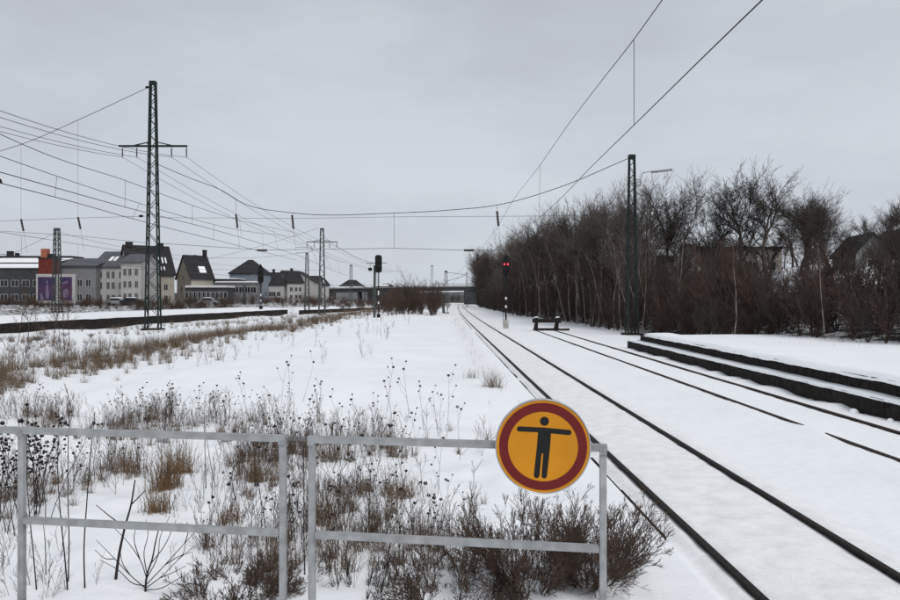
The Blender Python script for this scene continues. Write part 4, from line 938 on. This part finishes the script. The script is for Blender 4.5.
# thicket as masses
scr = [segs2mesh(make_segs(SCRUB, 4, .03, 400 + i), 3) for i in range(5)]
def mass(name, label, places, m):
    V, F = stamp(scr, places); tag(link(name, npmesh(name, V, F), m), label, kind='stuff')
pl = []
y = 27.0
while y < 210:
    for k in range(3):
        x = float(treeline(y)) + g.uniform(.3, 1.6) + k * g.uniform(1.5, 3.2); h = g.uniform(.55, 1.15) * np.interp(y, [27, 60, 200], [.95, 1.1, 1.35]) * (1.0 if k else .75)
        if PX(x, y) < 1000: pl.append((g.randrange(5), x, y + g.uniform(-.8, .8), hz(x, y), h, g.uniform(.9, 1.4), g.uniform(0, 6.28)))
    y *= 1.021
mass('thicket', 'dark reddish-brown thicket filling the edge of the wood', [p for i, p in enumerate(pl) if i % 2 == 0], 'twig_red')
mass('undergrowth', 'dark brown undergrowth along the foot of the wood', [p for i, p in enumerate(pl) if i % 2 == 1], 'twig')
pl = []
for i in range(72):
    y = g.uniform(104, 160); px = g.triangular(379, 450, 402); x = (px - VX) * y / FPX; pl.append((g.randrange(5), x, y, hz(x, y), g.uniform(.35, 1.15) * (1.35 if i % 8 == 0 else 1), g.uniform(.7, 1.35), g.uniform(0, 6.28)))
mass('thicket', 'reddish-brown thicket in mid field below the bridge', pl, 'shrub_brown')
pl = []
for i in range(330):
    y = g.uniform(112, 142) if i % 2 else g.uniform(150, 240); px = g.uniform(-20, 232) if i % 2 else g.uniform(190, 400); x = (px - VX) * y / FPX
    pl.append((g.randrange(5), x, y, hz(x, y) - .1, g.uniform(.3, .62) if px < 180 else g.uniform(.4, .85), g.uniform(.5, 1.0), g.uniform(0, 6.28)))
mass('undergrowth', 'low brown shrubs between the left platform and the houses', pl, 'shrub_brown')
pl = []
for i in range(120):
    y = g.uniform(330, 420); px = g.uniform(-20, 475); x = (px - VX) * y / FPX; pl.append((g.randrange(5), x, y, hz(x, y), g.uniform(1.2, 2.3), g.uniform(.6, .9), g.uniform(0, 6.28)))
mass('far_woods', 'far bare trees forming a thin grey line beyond the bridge', pl, 'twig_grey')
for i, (px, d, yt, lab) in enumerate(((408, 112, 264, 'tall thin bare tree rising from the mid field thicket'), (416, 118, 272, 'shorter bare tree beside the tall one in the mid field thicket'), (399, 116, 277, 'low bare tree at the left side of the mid field thicket'), (418, 126, 274, 'bare sapling at the right side of the mid field thicket'),
                            (330, 250, 279, 'bare tree behind the bridge right of the second lattice mast'), (372, 240, 281, 'rounded bare tree behind the bridge left of the middle signal'), (424, 260, 280, 'small dark evergreen looking tree by the far mast'), (480, 190, 255, 'rounded bare tree where the wood meets the bridge'), (194, 140, 290, 'bushy dark tree before the cream gabled house'), (216, 150, 288, 'bushy dark tree right of the low shop building'))):
    x = (px - VX) * d / FPX; tree('slim', i, x, d, CZ + (HY - yt) * d / FPX - hz(x, d), lab, None, wide=1.3 if i > 3 else 1.0)
for i, (px, d, h) in enumerate(((17, 38, 3.2), (28, 37, 3.6), (38, 40, 3.0), (53, 39, 3.3), (60, 37, 3.0), (65, 36, 2.8), (70, 38, 3.4))):
    x = (px - VX) * d / FPX; tree('birch', i, x, d, h, f'thin bare sapling in the snow before the left platform, {BL[i + 1] if i else "first"} from the photo edge', 'saplings before the left platform', twig='weed_stem', bark='weed_stem', name='sapling', cat='sapling')
# brush pile and dark twigs before the tall mast
pl = [(g.randrange(5), g.uniform(-29, -22), g.uniform(42, 50), 0.0, .25, .35, g.uniform(0, 6)) for _ in range(8)]
mass('brush_debris', 'low heap of dark twigs in the snow before the tall mast', pl, 'twig')

# ------------------------------------------------------------------ dry field plants
def blade(g, h, lean, bs=.04):
    a = g.uniform(0, 6.28); s = []; p = np.array([g.gauss(0, bs), g.gauss(0, bs), -.03]); d = unit(np.array([math.cos(a) * lean, math.sin(a) * lean, 1])); 
    for i in range(3):
        q = p + d * h / 3; s.append((*p, *q, .0035 * (1 - i * .28), .0035 * (.72 - i * .28), 0)); d = unit(d + np.array([math.cos(a) * .18 * lean * 2, math.sin(a) * .18 * lean * 2, -.1])); p = q
    return s
def tuft(seed, n, h, lean, bs=.04):
    g = random.Random(seed); s = []
    for _ in range(n): s += blade(g, h * g.uniform(.5, 1.1), abs(g.gauss(0, lean)), bs)
    return segs2mesh(s, 3)
def weed(seed, h, heads=5, r=.0035):
    """dry umbellifer: stem, few side branches, each ends in a small dark cup of rays"""
    g = random.Random(seed); st = []; hd = []
    def head(p, d, R_):
        for k in range(9):
            a = 2 * math.pi * k / 9 + g.uniform(-.2, .2); o = np.array([math.cos(a), math.sin(a), 0]) * R_
            q1 = p + d * R_ * .7 + o * .9; q2 = p + d * R_ * 1.7 + o * .55
            hd.append((*p, *q1, r * .6, r * 1.3, 0)); hd.append((*q1, *q2, r * 1.8, r * 1.2, 0))
    p = np.array([0, 0, -.05]); d = unit(np.array([g.gauss(0, .08), g.gauss(0, .08), 1])); N = 7; br = sorted(g.sample(range(2, N), min(heads - 1, N - 2)))
    for i in range(N):
        d = unit(d + np.array([g.gauss(0, .05), g.gauss(0, .05), 0])); q = p + d * h / N; st.append((*p, *q, r * (1.2 - i * .1), r * (1.1 - i * .1), 0))
        if i in br:
            a = g.uniform(0, 6.28); e = unit(np.array([math.cos(a) * .6, math.sin(a) * .6, 1])); ln = h * g.uniform(.15, .36); m1 = q + e * ln * .5; e2 = unit(e + np.array([0, 0, .6])); m2 = m1 + e2 * ln * .5
            st.append((*q, *m1, r * .7, r * .6, 0)); st.append((*m1, *m2, r * .6, r * .5, 0)); head(m2, e2, g.uniform(.013, .022))
        p = q
    head(p, d, g.uniform(.020, .032)); return np.array(st), np.array(hd)
wv = [weed(700 + i, 1.0, 2 + i % 4) for i in range(8)]
wm = []
for st, hd in wv:
    a = npmesh('stem', *segs2mesh(st, 4)); a.materials.append(MATS['weed_stem']); b = npmesh('seed_head', *segs2mesh(hd, 4)); b.materials.append(MATS['seed_head']); wm.append((a, b))
def dens(x, y): return fbm(np.array([x * .8 + 4]), np.array([y * .55]), 3)[0]
def field_pt(g):
    while True:
        px = g.uniform(-25, 490); d = 7.1 + 10.2 * g.random() ** 1.15; x = (px - VX) * d / FPX
        lim = 16.5 if px < 330 else 14.5
        if d > lim: continue
        if d < 8.6 and (px < 190 or g.random() < .45): continue
        if px > 455 and g.random() < .6: continue
        if dens(x, d) > g.uniform(.38, .60): return px, x, d
g = random.Random(21)
# individual tall umbel weeds
tall = [(42, 9.2, 1.15), (247, 15.5, .95), (281, 17, 1.1), (290, 17, 1.0), (196, 15.5, .8), (173, 15.3, .75), (213, 15.3, .8), (319, 15, .95), (387, 16.5, 1.05), (392, 15, .95), (409, 16, 1.1), (424, 14.5, .9), (437, 14.5, .8), (447, 15, 1.1), (345, 13.8, .85), (303, 17.5, 1.0), (148, 14.5, .75), (271, 14.0, .8), (460, 12, .9), (405, 10, 1.0), (438, 9.6, .75), (415, 12.2, .75)]
for i in range(105):
    if i < len(tall): px, d, h = tall[i]; x = (px - VX) * d / FPX
    else: px, x, d = field_pt(g); h = g.uniform(.45, .85)
    k = g.randrange(8); t = thing('dry_umbel_weed', 'dry umbel weed with dark seed heads ' + ('left of the leftmost post' if px < 22 else 'behind the left half of the left panel' if px < 150 else 'behind the right half of the left panel' if px < 283 else 'seen through the gap between the panels' if px < 312 else 'behind the left half of the sign panel' if px < 400 else 'behind the sign panel, close to the sign'), 'weed', (x, d, hz(x, d)), g.uniform(0, 6.28), 'dry umbel weeds in the near field'); t.scale = (h, h, h); t.rotation_euler = (g.gauss(0, .10), g.gauss(0, .10), g.uniform(0, 6.28))
    for me in wm[k]:
        o = bpy.data.objects.new(me.name.split('.')[0], me); COL.objects.link(o); o.parent = t
        if o.name.startswith('seed'): o['kind'] = 'stuff'
# mass of finer stems
bushy = []
FINE = dict(n=(5, 4, 3), kids=(7, 4, 2), depth=2, start=.2, taper=.4, wob=.12, up=.05, rmin=.0016, ang=(18, 45), len=(.25, .5), stem=.85)
for i in range(6): bushy.append(segs2mesh(make_segs(FINE, .6, .0035, 800 + i), 3))
allst = [segs2mesh(np.concatenate([s, h]), 3) for s, h in wv]
pl1 = []; pl2 = []
for px, d in ((2, 6.3), (12, 6.5), (26, 6.3), (36, 6.7), (52, 6.4), (66, 6.6), (10, 7.2), (24, 7.5), (-6, 6.6), (95, 6.6), (170, 7.0), (4, 6.9), (18, 6.6), (30, 7.0), (48, 6.7), (8, 7.6), (60, 7.3), (215, 6.7), (290, 6.6), (335, 6.6), (352, 6.7), (400, 6.5), (430, 6.6), (455, 6.5), (380, 6.8), (310, 6.9), (20, 6.4), (42, 6.4)):
    x = (px - VX) * d / FPX; pl1.append((g.randrange(6), x, d, hz(x, d) - .02, g.uniform(.5, 1.0), 1.0, g.uniform(0, 6.28)))
for i in range(700):
    px, x, d = field_pt(g); pl1.append((g.randrange(6), x, d, hz(x, d) - .02, g.uniform(.5, 1.25), 1.0, g.uniform(0, 6.28)))
for i in range(190):
    px, x, d = field_pt(g); pl2.append((g.randrange(8), x, d, hz(x, d) - .02, g.uniform(.25, .65), 1.0, g.uniform(0, 6.28)))
g2 = random.Random(5)
V, F = stamp(bushy, pl1); tag(link('dry_undergrowth', npmesh('dry_undergrowth', V, F), 'weed_stem'), 'fine dry brown stems covering the near snowy field', kind='stuff')
V, F = stamp(allst, pl2); tag(link('dry_undergrowth', npmesh('dry_undergrowth', V, F), 'weed_dark'), 'small dark dry weeds scattered in the near snowy field', kind='stuff')
# grasses: loose straw in the field, and the long band by the old track bed
tf = [tuft(900 + i, 26, .42, .45) for i in range(6)]
pl = []
for i in range(330): px, x, d = field_pt(g); pl.append((g.randrange(6), x, d, hz(x, d) - .01, g.uniform(.5, 1.1), 1, g.uniform(0, 6.28)))
V, F = stamp(tf, pl); tag(link('dry_grass', npmesh('dry_grass', V, F), 'straw_grey'), 'thin dry grass poking through the snow of the near field', kind='stuff')
pl = []
for i in range(800):
    y = 17 * (150 / 17) ** g.random(); x = -13.6 + g.gauss(0, 1.1 + .008 * y); 
    if fbm(np.array([x * .5]), np.array([y * .22]), 3)[0] < .40: continue
    pl.append((g.randrange(6), x, y, hz(x, y) - .02, g.uniform(.6, 1.9) * (1 + y * .003), 1.1, g.uniform(0, 6.28)))
for i in range(900):
    y = 18 * (140 / 18) ** g.random(); x = -12.9 + .7 * math.sin(y * .11) + g.gauss(0, .38 + .004 * y)
    if fbm(np.array([x * .3]), np.array([y * .3]), 2)[0] < .33: continue
    pl.append((g.randrange(6), x, y, hz(x, y) - .02, g.uniform(.6, 1.5) * (1 + y * .003), 1.1, g.uniform(0, 6.28)))
for i in range(700):
    y = 26 * (130 / 26) ** g.random(); x = -19 - g.random() * 10 + g.gauss(0, 1)
    if fbm(np.array([x * .3]), np.array([y * .2]), 3)[0] < .47: continue
    pl.append((g.randrange(6), x, y, hz(x, y) - .02, g.uniform(.8, 1.7), 1.1, g.uniform(0, 6.28)))
V, F = stamp(tf, pl); tag(link('dry_grass', npmesh('dry_grass', V, F), 'straw_grey'), 'long band of tall pale dry grass on the old track bed', kind='stuff')
pl = []
for i in range(260):
    y = 22 * (110 / 22) ** g.random(); x = -13.6 + g.gauss(0, 1.6) if i % 3 else -g.uniform(3, 12); 
    if i % 3 == 0 and y < 26: continue
    pl.append((g.randrange(6), x, y, hz(x, y) - .02, g.uniform(.9, 1.9), 1.0, g.uniform(0, 6.28)))
for i in range(60):
    y = g.uniform(16, 90); x = 1.5 + g.gauss(0, .25) + float(curve_off(y)); pl.append((g.randrange(6), x, y, hz(x, y), g.uniform(.3, .6), .8, g.uniform(0, 6.28)))
for i in range(90):
    y = g.uniform(24, 45); x = float(treeline(y)) + g.uniform(-.8, .6); pl.append((g.randrange(6), x, y, hz(x, y), g.uniform(.6, 1.4), .8, g.uniform(0, 6.28)))
V, F = stamp(bushy, pl); tag(link('dry_undergrowth', npmesh('dry_undergrowth', V, F), 'weed_dark'), 'sparse dark dry stems across the middle of the field', kind='stuff')
# individual brown grass tufts
def grass_tuft(px, py, label, w=1.0, h=1.0, n=160, m='straw'):
    d = CZ * FPX / (py - HY); x = (px - VX) * d / FPX; V, F = tuft(int(px * 7 + py), int(n * .8), .55 * h, .26 * w, .085 * w)
    o = link('grass_tuft', npmesh('grass_tuft', V, F), m); o.location = (x, d, hz(x, d)); tag(o, label, 'grass tuft', 'brown grass tufts in the near field')
grass_tuft(165, 494, 'big rusty brown grass tuft just above the middle rail of the left panel', 1.1, 1.25, 300)
grass_tuft(157, 519, 'rusty grass tuft cut by the middle rail of the left panel', 1.0, .7, 200)
grass_tuft(254, 482, 'rusty grass tuft left of the post between the two railing panels', .8, .75, 180)
grass_tuft(182, 480, 'straw coloured tall grass tuft behind the biggest rusty tuft', 1.2, 1.0, 200)
grass_tuft(345, 497, 'flattened dark brown grass tuft behind the sign panel, near its left post', 2.4, .55, 260, 'shrub_brown')
grass_tuft(230, 530, 'brown grass tuft at the foot of the post between the panels', 1.3, .6, 120)
grass_tuft(372, 545, 'brown tuft below the middle rail of the sign panel', 1.2, .8, 180, 'shrub_brown')
grass_tuft(272, 466, 'small dark tuft near the left post of the middle gap', 1.4, .5, 140, 'shrub_brown')
grass_tuft(130, 480, 'tall tan grass tuft behind the left part of the left panel', 1.3, .95, 150, 'straw')
grass_tuft(405, 500, 'loose tan grass tuft in the middle of the sign panel', 1.3, .7, 110, 'straw')
grass_tuft(320, 530, 'upright rusty grass tuft just right of the post at the gap', .9, .8, 130, 'straw')
grass_tuft(335, 462, 'round brown tuft under the top rail of the sign panel', 1.4, .4, 120, 'shrub_brown')
grass_tuft(493, 398, 'pale grass tuft standing by the main track beyond the sign', 1.6, 1.1, 160, 'straw_grey')
grass_tuft(472, 388, 'thin pale grass tuft left of the main track in the smooth snow', 1.2, .7, 60, 'straw_grey')
# shrubs
def shrub(name, label, x, y, P, H, r, seed, m='shrub_brown', wide=1.0, cat='shrub', sides=3, group=None, rz=0):
    A = make_segs(P, H, r, seed); t = thing(name, label, cat, (x, y, hz(x, y) - .03), rz, group); t.scale = (wide, wide, 1)
    a = A[A[:, 8] < 1]; b = A[A[:, 8] >= 1]
    link('stems', npmesh('stems', *segs2mesh(a, 6), smooth=True), m, t)['kind'] = 'stuff'; link('twigs', npmesh('twigs', *segs2mesh(b, sides)), m, t)['kind'] = 'stuff'
    return t
DENSE = dict(n=(8, 5, 4, 3), kids=(9, 6, 3), depth=3, start=.10, taper=.35, wob=.09, up=.05, rmin=.0018, ang=(15, 42), len=(.28, .55), stem=.85, stems=38, spread=.95)
LOW = dict(DENSE, stems=26, spread=1.7, up=-.01, wob=.14)
shrub('bare_shrub', 'dense bare brown shrub right of the sign post, fanning out over the snow', 1.38, 6.75, DENSE, .95, .007, 31, wide=1.1)
shrub('bare_shrub', 'dense bare brown shrub seen under the sign behind the middle rail', .80, 6.6, dict(DENSE, stems=34), .92, .007, 33, wide=1.0)
shrub('bare_shrub', 'low spreading brown shrub at the left foot of the sign shrub', .10, 6.4, dict(LOW, stems=44), .65, .006, 35, wide=1.25)
shrub('bare_shrub', 'low tangled brown shrub at the foot of the post left of the gap', -1.82, 6.45, dict(LOW, stems=60), .55, .006, 37, m='shrub_brown', wide=1.15)
shrub('bare_shrub', 'small tangled shrub right of the gap at the bottom of the sign panel', -.75, 6.6, dict(LOW, stems=12), .45, .005, 39, m='weed_dark')
SAP = dict(n=(9, 6, 4), kids=(3, 3, 2), depth=2, start=.35, taper=.45, wob=.06, up=.06, rmin=.003, ang=(15, 38), len=(.3, .55), stem=.9)
def stick(pts, r, label, d, kids=None, m='weed_dark', cat='sapling', group='bare saplings behind the railing'):
    d = 6.5
    for _ in range(8): d = (CZ - hz((pts[0][0] - VX) * d / FPX, d)) * FPX / (pts[0][1] - HY)
    P = [W(a, b, d + dd) for a, b, dd in [(p + (0,))[:3] if len(p) == 2 else p for p in pts]]; base = P[0].copy(); base.z = hz(base.x, base.y) ; t = thing('sapling', label, cat, base, 0, group)
    P[0].z = base.z - .05; P = smooth_path([p - base for p in P], 5); n = len(P)
    MB().tube(P, [r * (1 - .6 * i / n) for i in range(n)], 6).build('stem', m, t, True)
    for kp in (kids or []):
        Q = smooth_path([W(a, b, d + c) - base for a, b, c in kp], 4); k = len(Q); MB().tube(Q, [r * .5 * (1 - .6 * i / k) for i in range(k)], 5).build('branch', m, t, True)
    return t
stick([(115, 580), (119, 555), (125, 527), (131, 505), (135, 480)], .014, 'thick dark leaning sapling stem left of the forked sapling', 7.0, [[(131, 505, 0), (140, 496, .1), (146, 490, .1)], [(125, 527, 0), (112, 518, -.1), (96, 505, -.1)]])
stick([(145, 592), (147, 575), (152, 560), (156, 540), (160, 525)], .010, 'forked low sapling with many upswept branches under the left middle rail', 6.7,
      [[(145, 588, 0), (130, 575, .1), (112, 556, .1), (96, 540, .2)], [(146, 588, 0), (160, 578, .1), (178, 560, .1), (196, 545, .2)], [(146, 585, 0), (165, 565, -.2), (185, 543, -.2), (197, 530, -.2)], [(147, 580, 0), (140, 560, -.1), (130, 545, -.1), (108, 522, -.1)], [(146, 590, 0), (162, 588, -.1), (180, 578, -.1), (188, 574, -.1)], [(150, 565, 0), (165, 545, .1), (172, 530, .1), (176, 520, .1)], [(115, 559, .1), (106, 559, .1), (95, 550, .1)], [(178, 560, .1), (184, 552, 0), (186, 540, 0)], [(146, 586, 0), (134, 584, 0), (118, 570, 0), (100, 560, 0)], [(147, 578, 0), (158, 556, 0), (160, 538, 0), (170, 516, 0)], [(147, 575, 0), (144, 552, 0), (148, 534, 0), (146, 520, 0)], [(165, 565, -.2), (180, 556, -.2), (192, 552, -.2)], [(130, 575, .1), (122, 562, .1), (120, 548, .1)], [(185, 543, -.2), (188, 532, -.2), (187, 522, -.2)], [(140, 560, -.1), (134, 538, -.1), (136, 526, -.1)], [(160, 578, .1), (172, 573, .1), (186, 566, .1)]])
stick([(68, 590), (65, 560), (61, 520), (58, 480), (59, 408)], .007, 'thin straight dark stem second from the left post', 7.0)
stick([(37, 590), (33, 550), (30, 520), (27, 480), (28, 400)], .006, 'thin dark stem right beside the leftmost post', 7.2)
stick([(68, 582), (69, 540), (68, 500), (69, 420), (70, 400)], .006, 'thin stem almost upright crossing the left panel, beside its twin', 7.1)
stick([(85, 588), (84, 550), (87, 500), (92, 440), (95, 412)], .007, 'tall thin dark stem leaning right across the left panel', 7.0)
stick([(46, 575), (45, 540), (43, 520)], .005, 'short thin stem below the left middle rail', 6.9)
stick([(206, 488), (205, 450), (204, 400)], .006, 'thin straight stem rising above the top rail of the left panel', 10.5)
stick([(216, 487), (210, 460), (205, 425)], .006, 'thin stem crossing its straight neighbour above the left middle rail', 10.4)
stick([(236, 500), (233, 470), (247, 452), (254, 436)], .006, 'crooked thin branch left of the middle posts', 8.5)
stick([(268, 560), (266, 530), (261, 500), (258, 480)], .006, 'thin dark stem just left of the post before the gap', 8.0)
stick([(305, 575), (304, 540), (304, 480), (303, 440)], .007, 'brown upright stem in the gap between the two railing panels', 6.9)
stick([(296, 570), (294, 530), (290, 500)], .006, 'short brown stem in the gap between the panels', 7.0)
# dark seeded plants at the left post
def dark_plant(px, d, h, label, seed, n=5):
    g = random.Random(seed); x = (px - VX) * d / FPX; t = thing('seeded_plant', label, 'plant', (x, d, hz(x, d)), 0, 'dark seeded plants near the left post'); st = []; hd = []
    for s in range(n):
        p = np.array([g.gauss(0, .05), g.gauss(0, .05), -.05]); dd = unit(np.array([g.gauss(0, .16), g.gauss(0, .1), 1]))
        for i in range(9):
            dd = unit(dd + np.array([g.gauss(0, .08), g.gauss(0, .08), 0])); q = p + dd * h / 9; st.append((*p, *q, .005 - i * .0003, .005 - i * .0003, 0))
            if i > 3:
                for _ in range(2):
                    a = g.uniform(0, 6.28); e = unit(np.array([math.cos(a), math.sin(a), g.uniform(-.2, 1.0)])); e2 = q + e * g.uniform(.04, .13); st.append((*q, *e2, .002, .0015, 0)); c = e2
                    hd.append((*c, *(c + e * .014), .006, .016, 0)); hd.append((*(c + e * .014), *(c + e * .032), .016, .005, 0))
            p = q
        c = p; hd.append((*c, *(c + dd * .018), .008, .02, 0)); hd.append((*(c + dd * .018), *(c + dd * .04), .02, .006, 0))
    link('stems', npmesh('stems', *segs2mesh(st, 5)), 'weed_dark', t)['kind'] = 'stuff'; link('seed_heads', npmesh('seed_heads', *segs2mesh(hd, 6), smooth=True), 'seed_head', t)['kind'] = 'stuff'
dark_plant(12, 8.0, 1.25, 'tall dark seeded plant left of the leftmost post', 1, 4)
dark_plant(36, 8.4, 1.25, 'dark plant with nodding seed heads right of the leftmost post', 2, 6)
dark_plant(34, 8.8, 1.0, 'denser low dark plant behind the nodding one', 3, 6)
dark_plant(-4, 7.8, 1.1, 'dark seeded plant cut by the photo edge', 4, 4)
# bits in the far right platform snow
g = random.Random(77)
pl = [(g.randrange(6), x, y, hz(x, y) + .02, g.uniform(.25, .5), .6, g.uniform(0, 6)) for x, y in ((13.6, 28.6), (13.9, 28.4), (13.3, 28.7), (14.2, 27.5), (14.6, 27.2), (15.4, 27), (9.5, 16.8), (9.5, 15.6), (9.45, 17.1), (9.4, 21.5), (9.4, 33))]
V, F = stamp(bushy, pl); tag(link('twig_debris', npmesh('twig_debris', V, F), 'weed_dark'), 'small twigs poking out of the snow beside and on the right platform', kind='stuff')
def snow_clump(x, y, s, label):
    V = []; F = []; n = 14; k = 7
    for j in range(k):
        th = j / (k - 1) * math.pi / 2; 
        for i in range(n):
            a = 2 * math.pi * i / n; r = s * math.cos(th) * (1 + .3 * (float(vnoise(i * 1.3 + x, j * .9)) - .5)); V.append((r * math.cos(a), r * math.sin(a), s * 1.1 * math.sin(th)))
    for j in range(k - 1):
        for i in range(n): F.append((j * n + i, j * n + (i + 1) % n, (j + 1) * n + (i + 1) % n, (j + 1) * n + i))
    mb = MB(); mb.v = V; mb.f = F; o = mb.build('snow_clump', 'snow', None, True); o.location = (x, y, hz(x, y) - .03); tag(o, label, 'snow clump')
snow_clump(9.5, 16.85, .12, 'larger snow clump caught on twigs at the foot of the stepped wall'); snow_clump(9.52, 15.5, .08, 'smaller snow clump at the foot of the stepped wall near the frame edge')
print('objects', len(bpy.data.objects))
